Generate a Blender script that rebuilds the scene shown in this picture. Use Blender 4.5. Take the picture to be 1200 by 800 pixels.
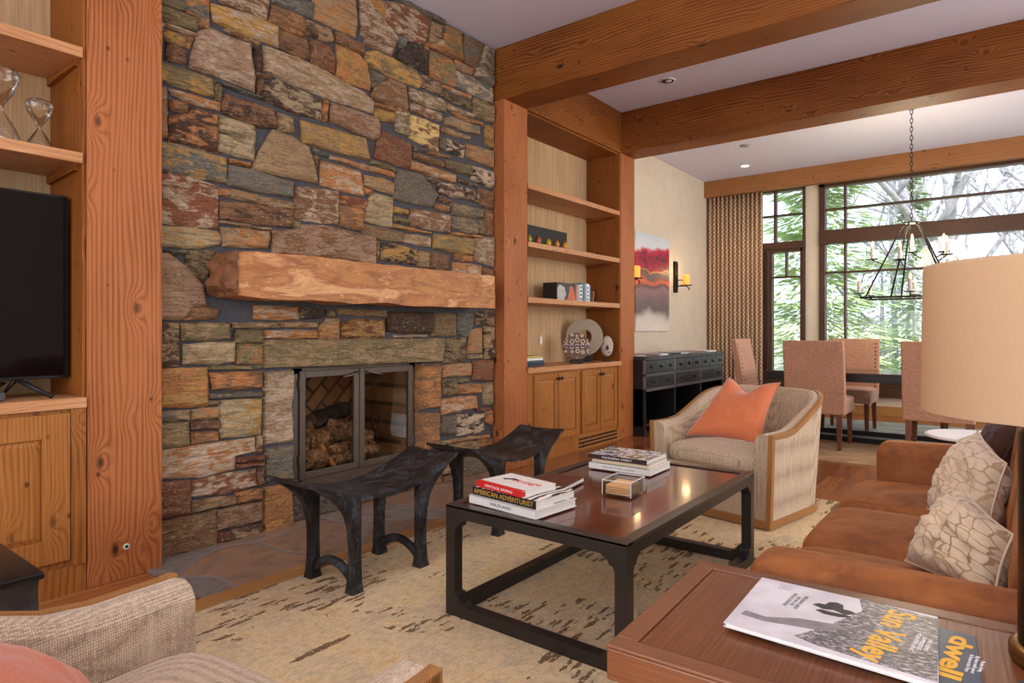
import bpy, math, random
from mathutils import Vector, Matrix, noise
for o in list(bpy.data.objects): bpy.data.objects.remove(o)
SC = bpy.context.scene; COL = SC.collection
R = math.radians
# ------------------------------------------------------------------ camera, light, exposure
cam = bpy.data.cameras.new('camera'); camo = bpy.data.objects.new('camera', cam); COL.objects.link(camo)
camo.location = (3.244, 0, 1.12); camo.rotation_euler = (R(90), 0, 0.6559)
cam.sensor_width = 36; cam.lens = 749.5/1200*36; cam.shift_y = -12.34/1200; cam.clip_start = .02; cam.clip_end = 200
SC.camera = camo
SC.view_settings.view_transform = 'Standard'; SC.view_settings.look = 'None'
SC.view_settings.gamma = 1; SC.view_settings.use_curve_mapping = False
SC.view_settings.exposure = 0.14
W = bpy.data.worlds.new('sky'); SC.world = W; W.use_nodes = True
bg = W.node_tree.nodes['Background']; bg.inputs[0].default_value = (.74, .86, 1, 1); bg.inputs[1].default_value = 2.1
def light(name, kind, loc, energy, color, rot=(0,0,0), **k):
    l = bpy.data.lights.new(name, kind); l.energy = energy; l.color = color
    for a, b in k.items(): setattr(l, a, b)
    o = bpy.data.objects.new(name, l); o.location = loc; o.rotation_euler = rot; COL.objects.link(o); return o
light('sun', 'SUN', (6, -8, 12), 4.6, (1, .96, .9), (R(42), 0, R(28)), angle=R(1.5))
light('daylight_from_rear_windows', 'AREA', (3.4, -3.6, 1.9), 165, (1, .95, .90), (R(90), 0, R(8)), shape='RECTANGLE', size=5, size_y=2.4)
light('daylight_from_side_windows', 'AREA', (6.5, 5.6, 1.9), 130, (1, .94, .88), (R(90), 0, R(90)), shape='RECTANGLE', size=4.2, size_y=2.2)

light('added_ceiling_fill', 'AREA', (3.9, -.6, 2.1), 68, (.86, .9, 1), (R(180), 0, 0), shape='RECTANGLE', size=2.6, size_y=3.4)  # added area light aimed up to brighten the ceiling, no real source

# ------------------------------------------------------------------ helpers
def lin(c):
    return tuple(((x/255)/12.92 if x/255 <= .04045 else ((x/255+.055)/1.055)**2.4) for x in c) + (1,)
def wm(o):
    m = o.matrix_basis.copy(); p = o.parent
    while p: m = p.matrix_basis @ m; p = p.parent
    return m
def tag(o, label=None, cat=None, group=None, kind=None):
    if label: o['label'] = label
    if cat: o['category'] = cat
    if group: o['group'] = group
    if kind: o['kind'] = kind
    return o
def thing(name, label, cat, loc=(0,0,0), rotz=0, group=None):
    o = bpy.data.objects.new(name, None); o.empty_display_size = .1; COL.objects.link(o)
    o.location = loc; o.rotation_euler = (0,0,rotz)
    return tag(o, label, cat, group)
def dup(o, loc=None, rotz=None, label=None, group=None):
    r = o.copy(); COL.objects.link(r)
    if loc is not None: r.location = loc
    if rotz is not None: r.rotation_euler = (0,0,rotz)
    if label: r['label'] = label
    if group: r['group'] = group
    for ch in [x for x in COL.objects if x.parent == o]:
        c = ch.copy(); COL.objects.link(c); c.parent = r
        for g in [x for x in COL.objects if x.parent == ch]:
            d = g.copy(); COL.objects.link(d); d.parent = c
    return r
class M:
    def __init__(s): s.v = []; s.f = []; s.c = None
    def add(s, vs, fs):
        n = len(s.v); s.v += [tuple(v) for v in vs]; s.f += [tuple(i+n for i in f) for f in fs]; return s
    def box(s, x0, x1, y0, y1, z0, z1, mat=None):
        vs = [Vector((x, y, z)) for z in (z0, z1) for y in (y0, y1) for x in (x0, x1)]
        if mat: vs = [mat @ v for v in vs]
        return s.add(vs, [(0,2,3,1),(4,5,7,6),(0,1,5,4),(2,6,7,3),(0,4,6,2),(1,3,7,5)])
    def prism(s, pts, a0, a1, axis='z', mat=None):
        f = {'z': lambda p, a: (p[0], p[1], a), 'x': lambda p, a: (a, p[0], p[1]), 'y': lambda p, a: (p[0], a, p[1])}[axis]
        n = len(pts); vs = [Vector(f(p, a0)) for p in pts] + [Vector(f(p, a1)) for p in pts]
        if mat: vs = [mat @ v for v in vs]
        return s.add(vs, [tuple(range(n))[::-1], tuple(range(n, 2*n))] + [(i, (i+1) % n, n+(i+1) % n, n+i) for i in range(n)])
    def lathe(s, prof, c=(0,0,0), n=24, mat=None, cap=True):
        vs = []; fs = []
        for r, z in prof:
            for k in range(n):
                a = 2*math.pi*k/n; v = Vector((r*math.cos(a), r*math.sin(a), z))
                vs.append((mat @ v if mat else v) + Vector(c))
        for j in range(len(prof)-1):
            for k in range(n): fs.append((j*n+k, j*n+(k+1) % n, (j+1)*n+(k+1) % n, (j+1)*n+k))
        if cap: fs.append(tuple(range(n))[::-1]); fs.append(tuple((len(prof)-1)*n+k for k in range(n)))
        return s.add(vs, fs)
    def tube(s, pts, rad, n=8, closed=False, flat=None):
        pts = [Vector(p) for p in pts]; m = len(pts); vs = []; fs = []
        rads = rad if isinstance(rad, (list, tuple)) else [rad]*m
        up = None
        for i, p in enumerate(pts):
            a = pts[(i-1) % m] if (closed or i > 0) else p
            b = pts[(i+1) % m] if (closed or i < m-1) else p
            t = (b-a).normalized()
            if up is None: up = t.orthogonal().normalized() if flat is None else Vector(flat)
            u = (up - t*up.dot(t)).normalized(); w = t.cross(u); up = u
            for k in range(n):
                q = 2*math.pi*k/n
                r = rads[i]
                if isinstance(r, tuple): vs.append(p + u*(r[0]*math.cos(q)) + w*(r[1]*math.sin(q)))
                else: vs.append(p + (u*math.cos(q) + w*math.sin(q))*r)
        for i in range(m if closed else m-1):
            j = (i+1) % m
            for k in range(n): fs.append((i*n+k, i*n+(k+1) % n, j*n+(k+1) % n, j*n+k))
        if not closed: fs.append(tuple(range(n))[::-1]); fs.append(tuple((m-1)*n+k for k in range(n)))
        return s.add(vs, fs)
    def grid(s, nu, nv, fn, closeu=False):
        vs = [fn(i/(nu if closeu else nu-1), j/(nv-1)) for j in range(nv) for i in range(nu)]
        fs = [(j*nu+i, j*nu+(i+1) % nu, (j+1)*nu+(i+1) % nu, (j+1)*nu+i) for j in range(nv-1) for i in range(nu if closeu else nu-1)]
        return s.add(vs, fs)
    def rbox(s, x0, x1, y0, y1, z0, z1, r, crown=0, n=4, nz=8, mat=None):
        """soft box: superellipse rings, crown bulges the top"""
        cx, cy = (x0+x1)/2, (y0+y1)/2; hx, hy = (x1-x0)/2, (y1-y0)/2; rings = []
        prof = []
        for k in range(n+1):
            a = math.pi/2*k/n; prof.append((r*(1-math.sin(a)), z0+r*(1-math.cos(a))))
        for k in range(n+1):
            a = math.pi/2*k/n; prof.append((r*(1-math.cos(a)), z1-r+r*math.sin(a)))
        for q in (.75, .5, .25, .02): prof.append((None, q))
        N = 44; vs = []; fs = []
        for ins, z in prof:
            for k in range(N):
                a = 2*math.pi*k/N; c, sn = math.cos(a), math.sin(a); e = .28
                ux = math.copysign(abs(c)**e, c); uy = math.copysign(abs(sn)**e, sn)
                if ins is None:
                    px, py = cx+ux*(hx-r)*z, cy+uy*(hy-r)*z; zz = z1 + crown*(1-z*z)
                else:
                    px, py = cx+ux*(hx-ins), cy+uy*(hy-ins); zz = z
                v = Vector((px, py, zz)); vs.append(mat @ v if mat else v)
        for j in range(len(prof)-1):
            for k in range(N): fs.append((j*N+k, j*N+(k+1) % N, (j+1)*N+(k+1) % N, (j+1)*N+k))
        fs.append(tuple(range(N))[::-1]); fs.append(tuple((len(prof)-1)*N+k for k in range(N)))
        return s.add(vs, fs)
    def build(s, name, mat, parent=None, local=False, bevel=0, smooth=False, sub=0, solid=0, seg=2, label=None):
        me = bpy.data.meshes.new(name); vs = [Vector(v) for v in s.v]; loc = None
        if parent is not None:
            if not local:
                im = wm(parent).inverted(); vs = [im @ v for v in vs]
        elif not local:
            lo = [min(v[i] for v in vs) for i in range(3)]; hi = [max(v[i] for v in vs) for i in range(3)]
            loc = Vector(((lo[0]+hi[0])/2, (lo[1]+hi[1])/2, lo[2])); vs = [v-loc for v in vs]
        me.from_pydata([tuple(v) for v in vs], [], s.f); me.validate(); me.update()
        for m in (mat if isinstance(mat, (list, tuple)) else [mat]): me.materials.append(m)
        if s.c:
            for nm, data in s.c.items():
                at = me.color_attributes.new(nm, 'FLOAT_COLOR', 'POINT')
                for i, c in enumerate(data): at.data[i].color = c
        if smooth:
            for p in me.polygons: p.use_smooth = True
        o = bpy.data.objects.new(name, me); COL.objects.link(o)
        if parent is not None: o.parent = parent
        if loc is not None: o.location = loc
        if bevel:
            b = o.modifiers.new('bevel', 'BEVEL'); b.width = bevel; b.segments = seg; b.limit_method = 'ANGLE'; b.angle_limit = R(35)
        if solid: b = o.modifiers.new('solid', 'SOLIDIFY'); b.thickness = solid; b.offset = 0
        if sub: b = o.modifiers.new('sub', 'SUBSURF'); b.levels = sub; b.render_levels = sub
        if label: o['label'] = label
        return o
def struct(name, m, mat, **k):
    o = m.build(name, mat, **k); o['kind'] = 'structure'; return o
def text(txt, size, mat, parent, matrix, depth=.0008, name='title', bold=.0, width=None):
    cu = bpy.data.curves.new(name, 'FONT'); cu.body = txt; cu.size = size; cu.extrude = depth; cu.offset = bold
    cu.align_x = 'CENTER'; cu.align_y = 'CENTER'; cu.resolution_u = 3
    t = bpy.data.objects.new('tmp', cu); COL.objects.link(t)
    dg = bpy.context.evaluated_depsgraph_get(); me = bpy.data.meshes.new_from_object(t.evaluated_get(dg))
    bpy.data.objects.remove(t); 
    xs = [v.co.x for v in me.vertices]
    if width and xs:
        k = width/(max(xs)-min(xs)); me.transform(Matrix.Diagonal((k, 1, 1, 1)))
    im = wm(parent).inverted() @ matrix
    me.transform(im); me.materials.clear(); me.materials.append(mat)
    o = bpy.data.objects.new(name, me); COL.objects.link(o); o.parent = parent; return o
def frame(o, x, y):
    """matrix with origin o, text-right x, text-up y"""
    x = Vector(x).normalized(); y = Vector(y); y = (y - x*y.dot(x)).normalized(); z = x.cross(y)
    m = Matrix((x, y, z)).transposed().to_4x4(); m.translation = Vector(o); return m

# ------------------------------------------------------------------ materials
class NT:
    def __init__(s, name):
        s.m = bpy.data.materials.new(name); s.m.use_nodes = True; s.t = s.m.node_tree
        s.b = s.t.nodes['Principled BSDF']; s.b.inputs['Specular IOR Level'].default_value = .4
    def n(s, typ, **k):
        nd = s.t.nodes.new('ShaderNode'+typ)
        for a, b in k.items():
            if a.startswith('_'): setattr(nd, a[1:], b)
        for a, b in k.items():
            if a.startswith('_'): continue
            key = int(a[1:]) if (a[0] == 'i' and a[1:].isdigit()) else a
            i = nd.inputs[key]
            if hasattr(b, 'links') or isinstance(b, bpy.types.NodeSocket): s.t.links.new(b, i)
            else: i.default_value = b
        return nd
    def coord(s, scale=(1,1,1), rot=(0,0,0), rnd=True, loc=(0,0,0)):
        tc = s.n('TexCoord').outputs['Object']
        if rnd:
            oi = s.n('ObjectInfo').outputs['Random']; mul = s.n('Math', _operation='MULTIPLY', i0=oi, i1=17.3).outputs[0]
            tc = s.n('VectorMath', _operation='ADD', i0=tc, i1=mul).outputs[0]
        return s.n('Mapping', Vector=tc, Scale=scale, Rotation=rot, Location=loc).outputs[0]
    def noise(s, vec, scale, detail=3, rough=.55, dist=0):
        return s.n('TexNoise', Vector=vec, Scale=scale, Detail=detail, Roughness=rough, Distortion=dist).outputs['Fac']
    def vor(s, vec, scale, feat='F1', out='Distance', rnd=1):
        return s.n('TexVoronoi', _feature=feat, Vector=vec, Scale=scale, Randomness=rnd).outputs[out]
    def math(s, op, a, b=0, c=0): return s.n('Math', _operation=op, i0=a, i1=b, i2=c).outputs[0]
    def rng(s, v, a, b, c=0., d=1.): return s.n('MapRange', Value=v, **{'From Min': a, 'From Max': b, 'To Min': c, 'To Max': d}).outputs[0]
    def mix(s, f, a, b, mode='MIX'):
        nd = s.t.nodes.new('ShaderNodeMix'); nd.data_type = 'RGBA'; nd.blend_type = mode
        for i, x in ((0, f), (6, a), (7, b)):
            if isinstance(x, bpy.types.NodeSocket): s.t.links.new(x, nd.inputs[i])
            else: nd.inputs[i].default_value = x if i == 0 else (x if len(x) == 4 else lin(x))
        return nd.outputs[2]
    def ramp(s, f, stops, const=False):
        nd = s.n('ValToRGB', Fac=f); cr = nd.color_ramp
        if const: cr.interpolation = 'CONSTANT'
        while len(cr.elements) < len(stops): cr.elements.new(.5)
        for e, (p, c) in zip(cr.elements, stops): e.position = p; e.color = lin(c) if len(c) == 3 else c
        return nd.outputs[0]
    def out(s, col=None, rough=None, bump=None, bs=.3, bd=.01, **k):
        def put(name, v):
            if isinstance(v, bpy.types.NodeSocket): s.t.links.new(v, s.b.inputs[name])
            else: s.b.inputs[name].default_value = v
        if col is not None: put('Base Color', col if isinstance(col, bpy.types.NodeSocket) or len(col) == 4 else lin(col))
        if rough is not None: put('Roughness', rough)
        if bump is not None: put('Normal', s.n('Bump', Height=bump, Strength=bs, Distance=bd).outputs[0])
        for a, b in k.items(): put(a.replace('_', ' '), b)
        return s.m
def plain(name, col, rough=.5, var=.12, scale=12, metal=0, bs=.15, **k):
    s = NT(name); n = s.noise(s.coord(), scale, 4)
    c = s.mix(n, tuple(x*(1-var) for x in col), tuple(min(255, x*(1+var)) for x in col))
    return s.out(c, rough, n, bs, .004, Metallic=metal, **k)
AX = {'x': (0,), 'y': (1,), 'z': (2,)}
def wood(name, dark, mid, lightc, axis='z', rough=.42, scale=1., knots=True, coat=0., contrast=1.):
    s = NT(name); a = AX[axis][0]
    def sc(k): v = [1., 1., 1.]; v[a] = k; return tuple(v)
    low = s.noise(s.coord(sc(.16)), 2.6*scale, 2, .45, .1)
    sp3 = s.n('SeparateXYZ', Vector=s.coord()).outputs; per = [i for i in range(3) if i != a]
    lin_ = s.math('ADD', sp3[per[0]], s.math('MULTIPLY', sp3[per[1]], .8))
    vc = s.coord(sc(.5)); vd = s.vor(vc, 6.0*scale)
    kn = s.rng(vd, .0, .42, 1, 0)
    ph = s.math('MULTIPLY_ADD', low, 13., s.math('MULTIPLY', lin_, 62*scale))
    if knots: ph = s.math('ADD', ph, s.math('MULTIPLY', s.math('POWER', kn, 2), 5))
    ring = s.math('MULTIPLY', s.math('PINGPONG', ph, .5), 2)
    fine = s.noise(s.coord(sc(.025)), 150*scale, 4, .7)
    big = s.noise(s.coord(sc(.5)), 2.2, 3)
    f = s.math('ADD', s.math('MULTIPLY', s.math('POWER', ring, .6), .36*contrast), s.math('ADD', s.math('MULTIPLY', fine, .62), s.math('MULTIPLY', big, .5)))
    f = s.rng(f, .36, .92)
    c = s.ramp(f, [(0, dark), (.45, mid), (1, lightc)])
    if knots:
        k2 = s.vor(s.coord(sc(.7), loc=(3.1, 1.7, 5.3)), 9*scale)
        c = s.mix(s.rng(k2, .05, .10, .7, 0), c, tuple(x*.35 for x in dark))
        c = s.mix(s.rng(vd, .05, .13, .9, 0), c, tuple(x*.45 for x in dark))
    return s.out(c, rough, f, .25, .003, Coat_Weight=coat, Coat_Roughness=.15, Specular_IOR_Level=.25)
WD = {}
def wd(kind, axis):
    key = kind+axis
    if key not in WD:
        P = {'post': dict(dark=(90,45,18), mid=(140,76,36), lightc=(176,108,62), rough=.55),
             'beam': dict(dark=(44,20,5), mid=(100,51,15), lightc=(146,86,32), rough=.55),
             'cab': dict(dark=(84,46,14), mid=(140,84,34), lightc=(172,112,56), rough=.45, contrast=.7),
             'shelf': dict(dark=(140,88,52), mid=(184,128,84), lightc=(210,160,116), rough=.45, contrast=.5),
             'floor': dict(dark=(96,50,26), mid=(146,88,50), lightc=(176,114,68), rough=.16, knots=False),
             'oak': dict(dark=(120,78,38), mid=(160,112,60), lightc=(186,138,82), rough=.5, scale=3, knots=False),
             'cherry': dict(dark=(76,42,22), mid=(116,68,40), lightc=(142,90,56), rough=.3, scale=1.6, knots=False, coat=.25, contrast=.25),
             'legs': dict(dark=(58,30,18), mid=(92,52,32), lightc=(116,70,46), rough=.35, scale=2, knots=False),
             'cornice': dict(dark=(98,60,30), mid=(136,88,50), lightc=(160,110,68), rough=.55),
             'frame': dict(dark=(40,26,18), mid=(64,42,30), lightc=(88,60,44), rough=.4, scale=2, knots=False)}[kind]
        WD[key] = wood(kind+'_wood_'+axis, axis=axis, **P)
    return WD[key]
def stone_mat():
    s = NT('ledge_stone'); col = s.n('Attribute', _attribute_name='Col').outputs[0]; acc = s.n('Attribute', _attribute_name='Acc').outputs[0]
    v = s.coord((1, 1, 2.6), rnd=False); 
    n1 = s.noise(v, 9, 6, .62, .8); n2 = s.noise(s.coord((1, 1, 3.2), rnd=False), 34, 5, .65, .5); n3 = s.noise(v, 4.5, 3)
    bed = s.noise(s.coord((1, .35, 3.5), rnd=False), 26, 5, .7, .4); fl = s.noise(s.coord((1, .7, 1.6), rnd=False), 70, 4, .75)
    c = s.mix(s.rng(n1, .48, .57), col, acc); c = s.n('HueSaturation', Saturation=.97, Value=1.05, Color=c).outputs[0]
    c = s.mix(s.rng(bed, .47, .66, 0, .52), c, (50, 34, 24))
    c = s.mix(s.rng(n3, .38, .68, 0, .28), c, (62, 46, 34))
    c = s.mix(s.rng(n2, .56, .70, 0, .5), c, (196, 140, 84))
    c = s.mix(s.math('MULTIPLY', s.rng(fl, .56, .66), s.rng(n3, .42, .6, 0, .75)), c, (222, 200, 168))
    c = s.mix(s.rng(fl, .32, .44, .65, 0), c, (30, 24, 20))
    h = s.math('ADD', s.math('ADD', s.math('MULTIPLY', n2, .8), s.math('MULTIPLY', bed, 1.1)), s.math('ADD', n1, s.math('MULTIPLY', fl, .5)))
    return s.out(c, .6, h, 1.0, .016)
def mortar_mat():
    s = NT('slate_mortar'); n = s.noise(s.coord(rnd=False), 40, 5)
    return s.out(s.mix(n, (50, 49, 53), (88, 86, 91)), .85, n, .5, .006)
def fabric(name, a, b, scale=480, stretch=(1,1,.12), rough=.85, sheen=.2, bs=.35):
    s = NT(name); n = s.noise(s.coord(stretch), scale, 3, .6); m = s.noise(s.coord(), scale*3, 1)
    w = s.noise(s.coord(), 5, 2)
    f = s.math('ADD', s.math('MULTIPLY', n, .7), s.math('MULTIPLY', m, .3))
    c = s.mix(s.rng(f, .38, .62), a, b); c = s.mix(s.rng(w, .3, .7, 0, .12), c, tuple(x*.7 for x in a))
    return s.out(c, rough, f, bs, .003, Sheen_Weight=sheen)
def velvet(name, a, b):
    s = NT(name); n = s.noise(s.coord(), 9, 5, .65, .6); f = s.noise(s.coord((1,1,1)), 260, 2)
    c = s.mix(s.rng(n, .3, .72), a, b)
    return s.out(c, .7, s.math('ADD', s.math('MULTIPLY', f, .3), n), .25, .004, Sheen_Weight=.22, Sheen_Roughness=.3, Sheen_Tint=lin((255, 170, 100)))
def glass(name, tint=(255,255,255), gloss=.12, rough=0, k=.8):
    s = NT(name); t = s.t; t.nodes.remove(s.b)
    tr = s.n('BsdfTransparent', Color=lin(tint)); gl = s.n('BsdfGlossy', Roughness=rough)
    fr = s.n('Fresnel', IOR=1.45).outputs[0]; f = s.math('ADD', s.math('MULTIPLY', fr, k), gloss*.3)
    mx = t.nodes.new('ShaderNodeMixShader'); t.links.new(f, mx.inputs[0]); t.links.new(tr.outputs[0], mx.inputs[1]); t.links.new(gl.outputs[0], mx.inputs[2])
    t.links.new(mx.outputs[0], t.nodes['Material Output'].inputs[0]); return s.m
def emis(name, col, strength, base=None):
    s = NT(name); return s.out(base or col, .5, Emission_Color=lin(col), Emission_Strength=strength)
def page(name='paper_pages'):
    s = NT(name); n = s.noise(s.coord((.05,.05,1)), 900, 1)
    return s.out(s.mix(n, (215, 208, 195), (240, 236, 228)), .8)
m_stone = stone_mat(); m_mortar = mortar_mat(); m_page = page()
m_plaster = plain('cream_plaster', (214, 200, 180), .9, .04, 6)
m_ceil = plain('white_ceiling_paint', (214, 214, 232), .9, .015, 3)
m_black = plain('blackened_metal', (42, 38, 36), .42, .2, 30, .6)
def patina():
    s = NT('patinated_bronze'); n = s.noise(s.coord((1, 1, .6)), 9, 6, .7, .8); m = s.noise(s.coord(), 60, 4, .7)
    c = s.ramp(s.math('ADD', s.math('MULTIPLY', n, .7), s.math('MULTIPLY', m, .3)), [(.36, (24, 22, 22)), (.5, (44, 42, 42)), (.6, (74, 76, 80)), (.72, (112, 114, 116))])
    return s.out(c, s.rng(n, .3, .7, .3, .6), m, .4, .003, Metallic=.35)
m_patina = patina()
m_bronze = plain('dark_bronze_metal', (92, 80, 70), .5, .12, 30, .5)
m_brassd = plain('aged_brass', (140, 104, 60), .35, .15, 30, .9)
m_white = plain('white_paint', (236, 236, 240), .4, .02)
def weave():
    s = NT('taupe_basket_weave'); v = s.vor(s.coord((1, 1, .8)), 210, rnd=.25); n = s.noise(s.coord((1, 1, .06)), 90, 3, .6); w = s.noise(s.coord(), 4, 2)
    f = s.math('ADD', s.math('MULTIPLY', v, .75), s.math('MULTIPLY', n, .42))
    c = s.ramp(f, [(.34, (222, 200, 172)), (.56, (190, 166, 138)), (.82, (138, 116, 92))]); c = s.mix(s.rng(w, .3, .7, 0, .1), c, (140, 118, 94))
    return s.out(c, .9, s.math('SUBTRACT', 1., v), .5, .003, Sheen_Weight=.15)
m_taupe = weave()
m_rust = fabric('blush_linen', (150, 100, 72), (206, 158, 128), 420, (.12, .12, 1))
m_coral = fabric('coral_wool', (190, 96, 56), (222, 128, 82), 300, (1,1,1), .9, .4, .2)
m_velvet = velvet('cognac_velvet', (108, 56, 18), (160, 94, 42))
m_glass = glass('clear_glass'); m_winglass = glass('window_glass', (255,255,255), .0)
m_fireglass = glass('smoked_fire_glass', (240,234,226), .0, .02, .3)
m_iron = plain('wrought_iron', (48, 44, 42), .5, .2, 40, .7)
# ------------------------------------------------------------------ room shell
CEIL = 3.388; PX = .096
def floor_mat():
    s = NT('oak_floor_boards'); c0 = s.coord((1,1,1), rnd=False)
    sep = s.n('SeparateXYZ', Vector=c0); bx = s.math('MULTIPLY', sep.outputs[0], 7.4); row = s.math('FLOOR', bx)
    rnd = s.n('TexWhiteNoise', _noise_dimensions='1D', W=row).outputs['Value']
    yy = s.math('ADD', s.math('MULTIPLY', sep.outputs[1], .55), s.math('MULTIPLY', rnd, 7)); brd = s.math('FLOOR', yy)
    rnd2 = s.n('TexWhiteNoise', _noise_dimensions='2D', Vector=s.n('CombineXYZ', X=row, Y=brd).outputs[0]).outputs['Value']
    fx = s.math('FRACT', bx); fy = s.math('FRACT', yy)
    gap = s.math('MAXIMUM', s.math('LESS_THAN', fx, .025), s.math('LESS_THAN', fy, .006))
    off = s.n('CombineXYZ', X=s.math('MULTIPLY', rnd2, 30), Y=0., Z=0.).outputs[0]
    v = s.n('VectorMath', _operation='ADD', i0=s.n('Mapping', Vector=c0, Scale=(1, .07, 1)).outputs[0], i1=off).outputs[0]
    g = s.noise(v, 26, 5, .6, .5)
    f = s.math('ADD', s.math('MULTIPLY', g, .7), s.math('MULTIPLY', rnd2, .45))
    c = s.ramp(f, [(.15, (92, 50, 26)), (.5, (144, 86, 48)), (.95, (178, 116, 68))])
    c = s.mix(gap, c, (40, 22, 12))
    return s.out(c, .2, s.math('SUBTRACT', g, gap), .12, .002, Coat_Weight=.3, Coat_Roughness=.1)
struct('floor', M().box(-.8, 6.8, -4.2, 9.95, -.12, 0), floor_mat(), local=True)
struct('ceiling', M().box(-.8, 7.4, -5.0, 9.95, CEIL, CEIL+.2), m_ceil, local=True)
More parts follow.
